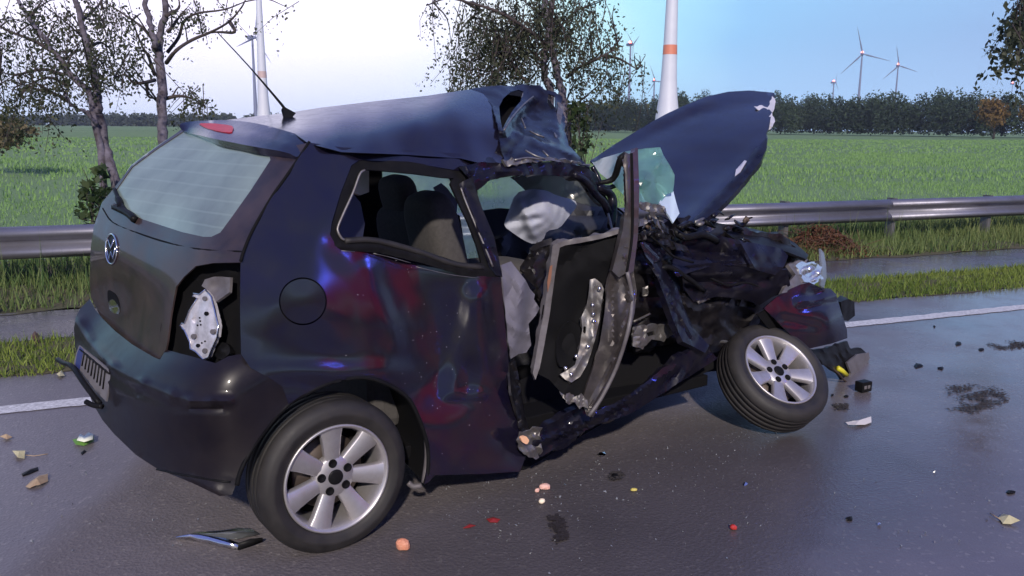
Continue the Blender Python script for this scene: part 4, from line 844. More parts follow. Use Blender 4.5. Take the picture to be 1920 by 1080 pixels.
FEN = Depth([(1330, 430, 'y', -.70), (1378, 449, 'y', -.74), (1470, 470, 'y', -.78), (1451, 514, 'y', -.82), (1403, 500, 'y', -.80), (1290, 500, 'y', -.74), (1300, 460, 'y', -.70)])
panel('front_wing_skirt', [(1276, 500), (1320, 496), (1380, 488), (1440, 508), (1476, 505), (1482, 535), (1450, 556), (1424, 572), (1390, 560), (1345, 556), (1300, 566), (1282, 540)], Depth([(1276, 500, 'y', -.73), (1440, 508, 'y', -.80), (1482, 535, 'y', -.78), (1390, 560, 'y', -.70), (1290, 560, 'y', -.68)]), TORN, car, .008, 6, crumple=(.035, 2.4, 78, 3), creases=[(1290, 530, 1440, 525, 16, .04)])
panel('front_wing', [(1262, 440), (1300, 438), (1350, 442), (1378, 449), (1420, 457), (1466, 466), (1478, 480), (1470, 500), (1453, 516), (1425, 508), (1400, 500), (1360, 496), (1320, 502), (1290, 512), (1270, 520), (1258, 500), (1268, 470)], FEN, TORN, car, .006, 6,
      dents=[(1420, 475, 22, 22, -.05), (1340, 470, 40, 18, .05)], creases=[(1300, 505, 1400, 494, 9, -.02), (1390, 455, 1410, 498, 10, -.03), (1290, 470, 1380, 480, 12, .04)], crumple=(.03, 3.5, 74))
panel('front_wing_lower', [(1272, 515), (1320, 505), (1380, 502), (1440, 520), (1480, 530), (1480, 545), (1440, 560), (1400, 575), (1350, 572), (1300, 575), (1280, 560)], Depth([(1272, 515, 'y', -.66), (1440, 520, 'y', -.68), (1400, 575, 'y', -.62), (1290, 570, 'y', -.62)]), DARKM, car, .01, 7, crumple=(.07, 4, 75))
panel('slam_panel', [(1350, 428), (1400, 426), (1440, 436), (1456, 434), (1490, 455), (1516, 478), (1512, 486), (1470, 470), (1420, 462), (1380, 450)], Depth([(1350, 428, 'y', -.50), (1456, 434, 'y', -.35), (1516, 480, 'y', -.55), (1400, 455, 'y', -.66)]), BLACK, car, .015, 7, crumple=(.03, 4, 76), creases=[(1400, 440, 1500, 470, 10, -.03)])
# headlamp
HL = Depth([(1488, 495, 'y', -.66), (1541, 490, 'y', -.50), (1530, 525, 'y', -.62), (1510, 480, 'y', -.58)])
hl = panel('headlamp', [(1492, 497), (1503, 490), (1512, 493), (1526, 489), (1541, 502), (1538, 514), (1545, 523), (1534, 528), (1524, 536), (1510, 528), (1503, 516)], HL, LENS, car, .02, 4, off=-.02, dents=[(1520, 510, 10, 8, .08), (1534, 520, 5, 8, -.03)], crumple=(.012, 6, 80), jag=1)
panel('lamp_mount', [(1478, 496), (1498, 488), (1515, 486), (1508, 500), (1512, 530), (1490, 545), (1465, 550), (1478, 530), (1492, 515)], HL, GREYP, car, .02, 5, off=.01, crumple=(.04, 8, 81))
panel('lamp_lens_remains', [(1538, 466), (1545, 474), (1549, 495), (1550, 520), (1545, 540), (1538, 535), (1541, 505), (1539, 485)], Depth([(1540, 468, 'y', -.45), (1550, 520, 'y', -.5), (1538, 535, 'y', -.55)]), fogged('clear_plastic', (.75, .78, .82), .35, .1), car, .01, 5)
for (x, y, r) in ((1516, 505, .022), (1533, 512, .018), (1527, 525, .012)):
    V, Fc = superell(tocar(HL.world([(x, y)], -.04))[0], (r, r, r), None, 1, 12, 8); mesh('bulb', V, Fc, LENS, hl)
# front bumper
FB = Depth([(1433, 580, 'y', -.79), (1484, 541, 'y', -.79), (1530, 530, 'y', -.80), (1570, 555, 'y', -.81), (1588, 628, 'y', -.85), (1510, 652, 'y', -.84), (1540, 600, 'y', -.86)])
panel('front_bumper', [(1432, 578), (1455, 558), (1484, 541), (1500, 534), (1517, 529), (1540, 540), (1557, 541), (1568, 552), (1576, 580), (1588, 618), (1589, 634), (1560, 644), (1512, 655), (1495, 640), (1470, 615), (1450, 595)], FB, PAINT, car, .008, 6, creases=[(1495, 567, 1568, 555, 8, -.022), (1500, 580, 1572, 566, 6, .012), (1470, 600, 1530, 612, 12, .015)], dents=[(1530, 552, 14, 10, .03), (1560, 610, 16, 26, -.02)], crumple=(.005, 3, 82))
panel('inner_arch', [(1420, 590), (1435, 582), (1470, 612), (1505, 652), (1515, 700), (1490, 690), (1460, 640)], Depth([(1420, 590, 'y', -.78), (1505, 650, 'y', -.76), (1490, 690, 'y', -.75)]), VOID, car, .01, 7)
panel('fog_lamp_housing', [(1576, 566), (1590, 560), (1602, 566), (1603, 592), (1590, 602), (1582, 600)], Depth([(1576, 566, 'y', -.5), (1602, 566, 'y', -.42), (1590, 602, 'y', -.45)]), BLACK, car, .05, 5, crumple=(.02, 8, 83))
panel('lower_grille', [(1508, 657), (1550, 652), (1588, 640), (1596, 655), (1614, 652), (1629, 664), (1622, 686), (1608, 708), (1596, 722), (1584, 718), (1572, 700), (1555, 690), (1530, 676)], Depth([(1508, 657, 'y', -.80), (1588, 642, 'y', -.52), (1629, 664, 'y', -.4), (1590, 720, 'y', -.55), (1545, 685, 'y', -.72)]), BLACK, car, .02, 5, crumple=(.05, 5, 84), jag=.8)
panel('spoiler_tip', [(1588, 680), (1608, 664), (1629, 661), (1631, 672), (1618, 696), (1602, 720), (1590, 722), (1596, 700)], Depth([(1588, 680, 'y', -.58), (1629, 664, 'y', -.42), (1595, 720, 'y', -.58)]), GREYP, car, .012, 5, off=-.02, dents=[(1610, 690, 10, 15, -.02)])
bar('yellow_connector', [(1571, 690, -.64), (1580, 696, -.64), (1587, 703, -.64)], .016, YEL, k=1)
bar('loose_wire', [(1560, 690, -.66), (1572, 700, -.66), (1582, 712, -.64), (1597, 722, -.6)], .006, RUST)
# suspension seen in the gap
for L, w in (([(1306, 590, -.5), (1322, 610, -.52), (1340, 640, -.55)], .016), ([(1318, 575, -.5), (1325, 600, -.5), (1322, 640, -.5)], .012), ([(1345, 580, -.5), (1348, 610, -.52), (1358, 640, -.5)], .02), ([(1310, 580, -.5), (1350, 585, -.5), (1392, 577, -.5)], .014),
             ([(1325, 605, -.5), (1360, 592, -.5), (1390, 600, -.5)], .012), ([(1370, 590, -.5), (1362, 620, -.5), (1350, 650, -.52)], .015), ([(1330, 650, -.55), (1350, 640, -.55), (1375, 645, -.5)], .012), ([(1335, 575, -.46), (1338, 610, -.46), (1345, 655, -.46)], .022)):
    bar('suspension_link', L, w, RUST if w > .013 else BARE)
bar('coolant_hose', [(1262, 432, -.70), (1285, 445, -.74), (1318, 440, -.74), (1345, 452, -.72)], .018, BLACK)
bar('coolant_hose', [(1222, 520, -.70), (1250, 500, -.74), (1290, 522, -.74), (1320, 545, -.70)], .014, BLACK)
bar('wiring_loom', [(1205, 430, -.74), (1235, 455, -.78), (1262, 480, -.78), (1300, 492, -.80)], .006, BLACK)
bar('wiring_loom', [(1330, 520, -.72), (1365, 535, -.74), (1400, 530, -.74), (1440, 545, -.74)], .006, BLACK)
bar('cable', [(1150, 470, -.80), (1135, 500, -.82), (1142, 530, -.82)], .005, BLACK)
for i, L in enumerate(([(1318, 428), (1330, 422), (1338, 430), (1326, 436)], [(1226, 412), (1240, 404), (1252, 414), (1238, 424)], [(1300, 560), (1322, 552), (1332, 562), (1310, 570)], [(1368, 548), (1390, 545), (1392, 552), (1370, 556)], [(1258, 488), (1270, 482), (1276, 494), (1264, 500)], [(1205, 540), (1216, 536), (1214, 552), (1206, 556)])):
    panel('torn_steel', L, ED, BARE, car, .006, 4, off=-.09, crumple=(.03, 10, 120 + i), jag=.6)
panel('battery_box', [(1330, 455), (1372, 452), (1380, 470), (1376, 490), (1336, 492)], ED, BLACK, car, .06, 6, off=-.04, crumple=(.01, 4, 131))
# bonnet standing up
HO = Depth([(1111, 300, 'y', .50), (1155, 269, 'y', .50), (1216, 232, 'y', .48), (1283, 198, 'y', .42), (1365, 172, 'y', .30), (1451, 174, 'y', .05), (1437, 272, 'y', -.38), (1409, 320, 'y', -.50), (1310, 412, 'y', -.60), (1280, 418, 'y', -.55), (1263, 333, 'y', -.12), (1320, 260, 'y', .02)])
bon = panel('bonnet', [(1106, 302), (1131, 285), (1155, 269), (1216, 232), (1250, 213), (1283, 198), (1324, 181), (1365, 172), (1405, 169.5), (1452, 174), (1453, 194), (1446, 215), (1442, 240), (1437, 250), (1436, 276), (1424, 300), (1409, 320), (1375, 360), (1344, 391), (1312, 414), (1295, 420), (1280, 418), (1262, 412), (1240, 390), (1200, 370), (1150, 330)], HO, PAINT, car, .012, 9,
      dents=[(1330, 300, 50, 40, .03), (1280, 380, 25, 25, .03)], creases=[(1216, 236, 1330, 190, 12, -.02), (1180, 330, 1440, 228, 70, -.05), (1140, 296, 1300, 214, 16, .018), (1300, 214, 1445, 190, 16, .018), (1300, 405, 1425, 270, 14, -.014)], crumple=(.008, 2.5, 91))
panel('bonnet_edge', [(1437, 250), (1438, 277), (1426, 303), (1410, 323), (1376, 363), (1345, 394), (1312, 418), (1288, 421), (1316, 396), (1352, 358), (1388, 318), (1412, 285), (1424, 262)], HO, TORN, bon, .03, 6, off=-.03, crumple=(.012, 4, 92), creases=[(1437, 262, 1400, 315, 8, -.02), (1400, 315, 1310, 410, 8, -.02)])
panel('torn_paint', [(1415, 199), (1428, 198), (1439, 201), (1444, 190), (1449, 180), (1454, 186), (1452, 200), (1449, 211), (1454, 226), (1446, 240), (1439, 244), (1436, 234), (1441, 220), (1436, 210), (1424, 206)], HO, mat('bare_white', (.62, .60, .62), .5, .2), bon, .004, 4, off=-.035, crumple=(.03, 9, 93), jag=.8)
panel('torn_paint', [(1380, 318), (1396, 300), (1400, 302), (1388, 322), (1378, 330)], HO, mat('bare_white2', (.55, .53, .58), .5, .2), bon, .003, 4, off=-.05)
panel('pale_patch', [(1246, 300), (1256, 286), (1278, 279), (1300, 283), (1316, 288), (1300, 302), (1276, 318), (1262, 312)], HO, mat('pale_patch_grey', (.16, .15, .19), .7, 0, 0, (16, (.03, .03, .05), .12)), bon, .003, 5, off=-.004, crumple=(.01, 7, 94))  # mottled pale grey patch laid on the bonnet
GL = Depth([(1111, 303, 'y', .1), (1172, 286, 'y', -.35), (1239, 276, 'y', -.52), (1264, 330, 'y', -.60), (1233, 381, 'y', -.68), (1199, 382, 'y', -.70), (1150, 330, 'y', -.45)])
panel('broken_windscreen', [(1110, 304), (1131, 296), (1172, 284), (1210, 278), (1238, 276), (1244, 291), (1256, 310), (1265, 328), (1264, 345), (1262, 360), (1250, 364), (1240, 378), (1232, 382), (1212, 380), (1198, 383), (1180, 378), (1150, 345), (1125, 325)], GL, TEAL, car, .012, 7, off=-.02, crumple=(.04, 3, 95), creases=[(1244, 300, 1200, 345, 14, -.05), (1160, 310, 1240, 290, 12, .03)])
panel('windscreen_flap', [(1246, 366), (1262, 356), (1268, 380), (1274, 400), (1262, 418), (1254, 404), (1244, 390), (1236, 380)], Depth([(1246, 366, 'y', -.64), (1268, 380, 'y', -.64), (1262, 418, 'y', -.70)]), mat('frosted_sheet', (.45, .55, .66), .5), car, .008, 5, off=-.03, crumple=(.02, 6, 96))
for L in ([(1200, 386), (1220, 390), (1246, 392)], [(1200, 420), (1225, 405), (1240, 430)], [(1214, 410), (1240, 425), (1262, 440)], [(1190, 450), (1210, 440), (1250, 455), (1290, 470)]):
    panel('cowl_scrap', [(L[0][0], L[0][1] - 8), (L[1][0], L[1][1] - 9), (L[-1][0], L[-1][1] - 5), (L[-1][0] + 4, L[-1][1] + 6), (L[1][0], L[1][1] + 8), (L[0][0], L[0][1] + 5)], Depth([(1190, 400, 'y', -.74), (1290, 410, 'y', -.70), (1240, 470, 'y', -.76)]), BARE if L[0][0] == 1200 else DARKM, car, .008, 4, crumple=(.04, 8, L[0][0]), jag=.8)

# ---- wheels
def wheel(loc, axis, spin, flatten=0):
    """axis: outward direction in car space; outward face at +y of the wheel"""
    w = empty('wheel', loc); w.parent = car
    y = Vector(axis).normalized(); w.rotation_mode = 'QUATERNION'; q = y.to_track_quat('Y', 'Z')
    w.rotation_quaternion = q @ Matrix.Rotation(spin, 3, 'Y').to_quaternion()
    R = .292; h = .092
    prof = [(.196, -h + .012), (.215, -h), (.25, -h - .006), (.275, -h + .004), (.288, -h + .022), (R, -.058), (R, -.052), (.287, -.051), (.287, -.046), (R, -.045), (R, -.020), (.287, -.019), (.287, -.013), (R, -.012), (R, .012), (.287, .013), (.287, .019), (R, .020), (R, .045), (.287, .046), (.287, .051), (R, .052), (R, .058),
            (.288, h - .022), (.275, h - .004), (.262, h + .003), (.25, h + .006), (.243, h + .008), (.238, h + .006), (.222, h + .003), (.212, h - .004), (.205, h - .010), (.198, h - .018)]
    V, Fc = lathe(prof, 72); mesh('tyre', V, [f[::-1] for f in Fc], RUBBER, w)
    # rim: rolled lip, well and dark barrel
    lip = [(.204, h - .014), (.207, h - .004), (.203, h + .001), (.196, h - .002), (.190, h - .016), (.184, h - .03), (.180, -.02), (.176, -h + .02), (.19, -h + .01)]
    V, Fc = lathe(lip, 64); mesh('rim', V, [f[::-1] for f in Fc], ALLOY, w)
    V, Fc = lathe([(0, -.055), (.178, -.055)], 32); mesh('drum', V, [f[::-1] for f in Fc], VOID, w)
    V, Fc = lathe([(.0, -.002), (.135, -.002), (.14, -.01), (.14, -.02)], 32); mesh('brake_disc', V, [f[::-1] for f in Fc], mat('disc_steel' + str(len(MATS)), (.10, .08, .07), .5, .7), w)
    for k in range(7):
        a = 2 * math.pi * k / 7; ca, sa = math.cos(a), math.sin(a)
        st = [(.040, .024, .060), (.075, .0285, .064), (.12, .033, .070), (.16, .038, .076), (.193, .046, .080)]; V = []; Fc = []
        for i, (r, hw, yy) in enumerate(st):
            for (t, y2) in ((-hw, yy - .028), (-hw, yy - .004), (-hw + .005, yy), (0, yy + .0015), (hw - .005, yy), (hw, yy - .004), (hw, yy - .028)):
                V.append((r * ca - t * sa, y2, r * sa + t * ca))
            if i:
                for j in range(6): Fc.append(((i - 1) * 7 + j, (i - 1) * 7 + j + 1, i * 7 + j + 1, i * 7 + j))
        Fc.append((0, 1, 2, 3, 4, 5, 6))
        mesh('spoke', V, Fc, ALLOY, w)
    V, Fc = lathe([(.0, .067), (.030, .067), (.036, .066), (.072, .064), (.080, .056), (.082, .03)], 40); mesh('hub_plate', V, [f[::-1] for f in Fc], ALLOY, w)
    for k in range(5):
        a = 2 * math.pi * (k + .35) / 5; V, Fc = lathe([(.0, .0662), (.0115, .0662), (.0135, .070), (.016, .0695), (.0165, .064)], 14)
        mesh('bolt_hole', [(x + .055 * math.cos(a), yv, z + .055 * math.sin(a)) for x, yv, z in V], [f[::-1] for f in Fc], VOID, w)
    V, Fc = lathe([(.0, .0725), (.022, .0725), (.028, .071), (.0295, .066)], 28); mesh('centre_cap', V, [f[::-1] for f in Fc], BLACK, w)
    return w
hub = cpt(630, 895, 'y', -.80)
wheel((hub[0] + .0, -.80 + .070, hub[2]), (0, -1, .0), .30)
wheel((hub[0] - .05, .70, .292), (0, 1, 0), 0)
# front wheel, knocked off its camber and toed out
vd = unit(ray(1462, 683)); nW = unit(-vd * .72 + .69 * (RT * .72 + UP * .69))
nC = np.array([nW @ CD, nW @ CN, nW[2]])
fc = on(1462, 683, 'd', 4.44); fcC = tocar(fc)[0] - nC * .07
low = fcC[2] - .289 * math.sqrt(1 - nC[2] ** 2) - .085 * abs(nC[2]); print('front wheel lowest', low); fcC[2] -= low - .002
wheel(tuple(fcC), tuple(nC), .15)
wheel((fcC[0] - .15, .70, .292), (0, 1, 0), 0)
cbox('far_front_wing', (2.45, .62, .62), (.9, .2, .5), PAINT, bev=.06)

# ------------------------------------------------------------------ a fire engine waiting on the road to the right, out of the picture but mirrored in the paint
FRED = mat('fire_engine_red', (.75, .012, .03), .3, 0, .5)
FWH = mat('fire_engine_white', (.7, .7, .7), .4)
GLS = mat('cab_glass', (.01, .012, .015), .06, 0, 1)
BLUE = mat('blue_beacon', (.02, .05, .8), .2, emit=((.08, .12, 1.0), 160))
fe = empty('fire_engine', (9.6, 1.9, 0), math.radians(127))
tag(fe, 'red fire engine with blue roof beacons standing on the road beyond the right edge', 'fire engine')
def fbox(n, c, s, M, par=fe, bev=.04): V, Fc = box(c, s); return bevel(mesh(n, V, Fc, M, par, False), bev)
fbox('body', (-1.6, 0, 1.75), (4.6, 2.4, 2.3), FRED); cab = fbox('cab', (1.9, 0, 1.6), (2.2, 2.4, 2.1), FRED, bev=.12)
fbox('windscreen', (3.0, 0, 2.1), (.03, 2.1, .85), GLS, cab, .01)
for y in (-1.205, 1.205):
    fbox('side_window', (2.2, y, 2.1), (.9, .02, .7), GLS, cab, .005); fbox('side_stripe', (-1.6, y, 1.25), (4.4, .02, .22), FWH, fe, .004)
    for k in range(3): fbox('roller_shutter', (-3.1 + 1.45 * k, y, 2.1), (1.25, .03, 1.2), FRED if y > 0 else FWH, fe, .01)
fbox('bumper', (3.05, 0, .65), (.25, 2.4, .45), FWH); fbox('chassis', (-.3, 0, .6), (6.2, 1.6, .3), BLACK)
for x in (-2.4, 2.0):
    for y in (-1.05, 1.05):
        V, Fc = lathe([(0, -.14), (.4, -.14), (.48, -.12), (.5, 0), (.48, .12), (.4, .14), (0, .14)], 32); o = mesh('wheel', V, Fc, RUBBER, fe); o.location = (x, y, .5)
for x, y in ((2.3, -.85), (2.3, .85), (-3.5, -.9), (-3.5, .9)):
    V, Fc = lathe([(0, .24), (.09, .22), (.12, .12), (.12, 0)], 16); o = mesh('beacon', [(a, c, b) for a, b, c in V], Fc, BLUE, fe); o.location = (x, y, 2.66 if x > 0 else 2.91)
# ------------------------------------------------------------------ debris on the road
def ground_pt(px, py, z=0): return on(px, py, 'z', z)
def shard(name, outline, z, M, label, cat, thick=.004, curl=0.0, seed=0, group=None, parent=None, lift=0):
    """flat piece lying on the road, traced on the ground with its own thickness and curl"""
    P = np.array([ground_pt(x, y, .004) for x, y in outline]); c = P.mean(0); g = np.random.default_rng(seed); n = len(P); V = [(0, 0, z + curl)]
    for p in P: V.append(tuple(p - c + [0, 0, z + g.uniform(0, curl) - .004]))
    Fc = [(0, i + 1, (i + 1) % n + 1) for i in range(n)]; m_ = mesh(name, V, Fc, M, parent, False)
    s = m_.modifiers.new('thickness', 'SOLIDIFY'); s.thickness = thick; s.offset = 1
    if parent is None: m_.location = (c[0], c[1], .004); tag(m_, label, cat, group)
    return m_
def lump(name, px, py, s, M, label, cat, seed=0, group=None):
    g = np.random.default_rng(seed); V, Fc = superell((0, 0, 0), s, None, .8, 12, 8); V = np.array(V); V *= 1 + .22 * np.sin(V @ g.normal(size=3) * 90 + 1)[:, None] * .8 + g.normal(0, .05, (len(V), 1))
    V[:, 2] += s[2] * .75; V[:, 2] = np.maximum(V[:, 2], 0); o = mesh(name, V, Fc, M, None, False); p = ground_pt(px, py); o.location = (p[0], p[1], .003); return tag(o, label, cat, group)
PEACH = mat('peach_foam', (.62, .30, .20), .6, 0, 0, (60, (.6, .22, .12), .2)); PINK = mat('pink_foam', (.68, .46, .39), .6, 0, 0, (70, (.7, .35, .28), .2))
lump('foam_chunk', 755, 1031, (.024, .02, .021), PEACH, 'orange chunk lying alone in front of the rear wheel', 'foam chunk', 1)
lump('foam_chunk', 1021, 917, (.022, .014, .012), PINK, 'larger pale pink crumb on the asphalt below the torn sill', 'foam chunk', 2)
lump('foam_chunk', 1007, 923, (.010, .009, .008), PINK, 'small pink crumb touching the larger pink crumb', 'foam chunk', 3)
lump('foam_chunk', 1016, 944, (.012, .011, .010), mat('cream_crumb', (.85, .72, .55), .6), 'round cream crumb just below the pink crumbs', 'foam chunk', 4)
lump('red_bead', 1375, 993, (.012, .011, .010), mat('red_bead', (.42, .03, .02), .25, 0, .8), 'small shiny red bead alone on the right foreground asphalt', 'bead', 5)
lump('yellow_crumb', 1188, 921, (.013, .007, .006), mat('yellow_crumb', (.50, .42, .10), .5), 'small yellow crumb right of the pink crumbs', 'crumb', 6)
shard('red_shard', [(912, 974), (925, 971), (938, 975), (933, 979), (918, 979)], .003, mat('dull_red', (.22, .02, .02), .35), 'thin red plastic shard on the asphalt near the orange chunk', 'plastic shard', .003, .006, 7)
shard('red_shard', [(868, 990), (880, 983), (892, 985), (880, 990)], .003, MATS['dull_red'], 'tiny dark red shard between the orange chunk and the red shard', 'plastic shard', .002, .004, 8)
LTAN = mat('tan_leaf', (.42, .32, .20), .7, 0, 0, (40, (.3, .2, .12), .2)); LYEL = mat('pale_leaf', (.55, .50, .30), .7, 0, 0, (40, (.4, .36, .2), .2)); LGRN = mat('green_leaf', (.10, .22, .04), .6); LWHT = mat('white_petal', (.72, .74, .60), .6)
def leaf(outline, M, label, seed, stem=None, curl=.02):
    o = shard('fallen_leaf', outline, .004, M, label, 'leaf', .0015, curl, seed)
    if stem:
        b = np.array(o.location); V, Fc = sweep([ground_pt(x, y, .008) - b for x, y in stem], .0022, 5); mesh('stalk', V, Fc, LTAN, o)
    return o
leaf([(1585, 794), (1600, 794), (1618, 788), (1633, 785), (1634, 793), (1622, 798), (1604, 800), (1590, 798)], mat('pale_curled_leaf', (.60, .57, .55), .6), 'long pale curled leaf on the wet road right of the front wheel', 1, None, .014)
leaf([(1872, 972), (1880, 966), (1888, 972), (1900, 971), (1898, 977), (1912, 982), (1895, 984), (1880, 982)], LYEL, 'yellowish leaf with a long stalk at the right edge of the road', 2, [(1856, 962), (1866, 968), (1876, 974)])
leaf([(48, 913), (58, 904), (74, 898), (90, 893), (90, 903), (76, 912), (66, 914), (56, 916)], LTAN, 'tan leaf beside the black strip left of the bumper', 3)
leaf([(24, 852), (32, 848), (48, 852), (46, 860), (34, 862)], LYEL, 'small yellow green leaf near the left picture edge', 4, [(46, 853), (64, 855), (90, 851)])
o = leaf([(136, 830), (150, 826), (176, 820), (176, 829), (158, 836), (142, 836)], LGRN, 'green leaf with a white petal on it below the number plate', 5); b = np.array(o.location)
P = [ground_pt(x, y, .03) - b for x, y in ((144, 826), (150, 814), (158, 818), (166, 811), (175, 815), (174, 824), (158, 829))]; mesh('petal', P, [tuple(range(7))], LWHT, o).modifiers.new('thickness', 'SOLIDIFY').thickness = .002
leaf([(0, 822), (12, 818), (24, 822), (14, 826)], LTAN, 'thin brown leaf cut off by the left picture edge', 6)
leaf([(60, 637), (66, 632), (74, 636), (76, 645), (68, 648), (61, 644)], mat('brown_leaf', (.10, .05, .03), .8), 'dark brown leaf lying on the path at left', 7, None, .05)
leaf([(106, 703), (116, 700), (122, 706), (112, 710)], LYEL, 'pale leaf at the verge edge above the white line', 8)
shard('black_strip', [(40, 888), (56, 880), (71, 876), (72, 881), (56, 888), (43, 892)], .003, BLACK, 'short black plastic strip above the tan leaf', 'plastic strip', .012, .004, 11)
shard('plastic_chip', [(151, 849), (158, 844), (162, 846), (154, 852)], .003, BLACK, 'tiny black chip below the green leaf', 'plastic chip', .006, .003, 12)
for i, (x, y, r, lab) in enumerate(((1722, 686, 9, 'black chip on the bright wet patch nearest the white line'), (1764, 690, 6, 'tiny black chip right of the chip on the wet patch'), (1797, 644, 8, 'black chip standing close to the white line at right'), (1593, 972, 9, 'flat black chip in the lower right foreground'), (1895, 923, 8, 'black chip above the yellowish leaf at the right edge'),
                               (1586, 743, 5, 'tiny black chip between the front wheel and the black block'), (1153, 893, 12, 'flat black chip right of the yellow crumb'), (1560, 741, 4, 'smallest black chip beside the front tyre'), (1752, 612, 3, 'tiny dark chip just under the white line'), (1840, 655, 5, 'small dark chip on the wet road far right'))):
    g = np.random.default_rng(i); shard('plastic_chip', [(x + r * math.cos(a) * g.uniform(.6, 1.2), y + .5 * r * math.sin(a) * g.uniform(.6, 1.2)) for a in np.linspace(0, 6.28, 7)[:-1]], .003, BLACK, lab, 'plastic chip', .008, .006, i)
for i, (x, y, r, lab) in enumerate(((1398, 988 - 80, 6, 'tiny silver chip on the asphalt in front of the front wheel'), (1648, 984, 4, 'tiny silver chip right of the flat black chip'), (1130, 852, 9, 'cluster of clear glass crumbs beside the car shadow'))):
    g = np.random.default_rng(i + 30); shard('silver_chip', [(x + r * math.cos(a) * g.uniform(.6, 1.2), y + .45 * r * math.sin(a) * g.uniform(.6, 1.2)) for a in np.linspace(0, 6.28, 7)[:-1]], .003, CHROME, lab, 'chip', .004, .008, i)
# black block and the silver trim strip
b = ground_pt(1618, 734); o = empty('black_block', b, .5); tag(o, 'small black plastic block with silver slots under the broken bumper corner', 'plastic block')
V, Fc = box((0, 0, .035), (.085, .06, .062)); bevel(mesh('shell', V, Fc, BLACK, o, False), .006)
for x in (-.02, .01): V, Fc = box((x, -.031, .036), (.02, .004, .02)); mesh('slot', V, Fc, GREYP, o, False)
tr = empty('trim_strip', ground_pt(415, 1015)); tag(tr, 'bent silver trim strip lying against the rear tyre', 'trim strip'); b = np.array(tr.location)
def gp(L, z): return [tuple(ground_pt(x, y, z) - b) for x, y in L]
P = gp([(330, 1006), (356, 1001), (390, 1004), (425, 1010), (448, 1019)], .028) + gp([(330, 1008), (362, 1012), (395, 1020), (425, 1028), (446, 1031)], .004)
o = mesh('bright_face', P, [(i, i + 1, i + 6, i + 5) for i in range(4)], CHROME, tr); o.modifiers.new('thickness', 'SOLIDIFY').thickness = .004
P = gp([(446, 1018), (470, 1010), (492, 1008)], .03) + gp([(446, 1031), (472, 1022), (492, 1014)], .004)
o = mesh('torn_end', P, [(0, 1, 4, 3), (1, 2, 5, 4)], BLACK, tr); o.modifiers.new('thickness', 'SOLIDIFY').thickness = .006
P = gp([(360, 1000), (410, 996), (446, 991), (470, 992), (486, 1002), (440, 1012), (400, 1006)], .006); o = mesh('clear_cover', [p for p in P], [tuple(range(7))], MATS['clear_plastic'], tr); o.modifiers.new('thickness', 'SOLIDIFY').thickness = .003
# glass crumbs strewn about
g = np.random.default_rng(99); V = []
for i in range(900):
    if i < 600: q = abs(g.normal(0, .45)); f = g.random(); p = ground_pt(820 + 640 * f, 915 - 120 * f + 200 * q)
    elif i < 740: p = ground_pt(g.uniform(40, 460), g.uniform(850, 1040))
    else: p = ground_pt(g.uniform(1550, 1900), g.uniform(640, 1040))
    s = g.uniform(.0008, .0032); R = g.normal(size=(3, 3)) * s; p = p + [0, 0, .005]; t = [p + R[0], p + R[1], p + R[2], p - R[0] * .7 - R[1] * .5]
    for a, b_, c in ((0, 1, 2), (0, 1, 3), (1, 2, 3), (0, 2, 3)): V += [t[a], t[b_], t[c]]
tag(fastmesh('glass_crumbs', np.array(V), 3, mat('glass_crumb', (.22, .23, .24), .1, .2, .6)), kind='stuff')
# dark wisps of spilled earth and rubber
def smear(name, outline, label, M, n=260, seed=0):
    g = np.random.default_rng(seed); lo, hi = np.min(outline, 0), np.max(outline, 0); V = []
    while len(V) < n * 3:
        q = g.uniform(lo, hi)
        q = q + g.normal(0, 1, 2) * (hi - lo) * .06
        if inside(outline, np.array([q - g.normal(0, 1, 2) * (hi - lo) * .09]))[0] and math.sin(q[0] * .11 + 2 * math.sin(q[1] * .23)) + math.sin(q[1] * .31 + q[0] * .05) > -.5 + g.normal(0, .35):
            p = ground_pt(*q) + [0, 0, .004]; s = g.uniform(.004, .014); a = g.uniform(0, 6.28)
            for k in range(3): V.append(p + [s * math.cos(a + 2.1 * k) * g.uniform(.5, 1.4), s * math.sin(a + 2.1 * k), g.uniform(0, .006)])
    return tag(fastmesh(name, np.array(V), 3, M), kind='stuff')
EARTH = mat('spilled_earth', (.035, .030, .028), .9)
smear('spilled_earth', [(1775, 722), (1810, 724), (1860, 735), (1895, 748), (1860, 758), (1820, 775), (1790, 770), (1830, 752), (1790, 738)], '', EARTH, 900, 1)
smear('spilled_earth', [(1850, 648), (1900, 640), (1940, 638), (1940, 650), (1880, 656)], '', EARTH, 500, 2)
smear('rubber_scuff', [(1025, 968), (1045, 972), (1065, 995), (1062, 1022), (1045, 1020), (1045, 998)], '', mat('rubber_crumb', (.02, .015, .016), .8), 500, 3)
smear('rubber_scuff', [(1140, 888), (1165, 886), (1168, 900), (1145, 902)], '', EARTH, 200, 4)
smear('spilled_earth', [(1560, 760), (1590, 758), (1592, 768), (1568, 772)], '', EARTH, 120, 5)

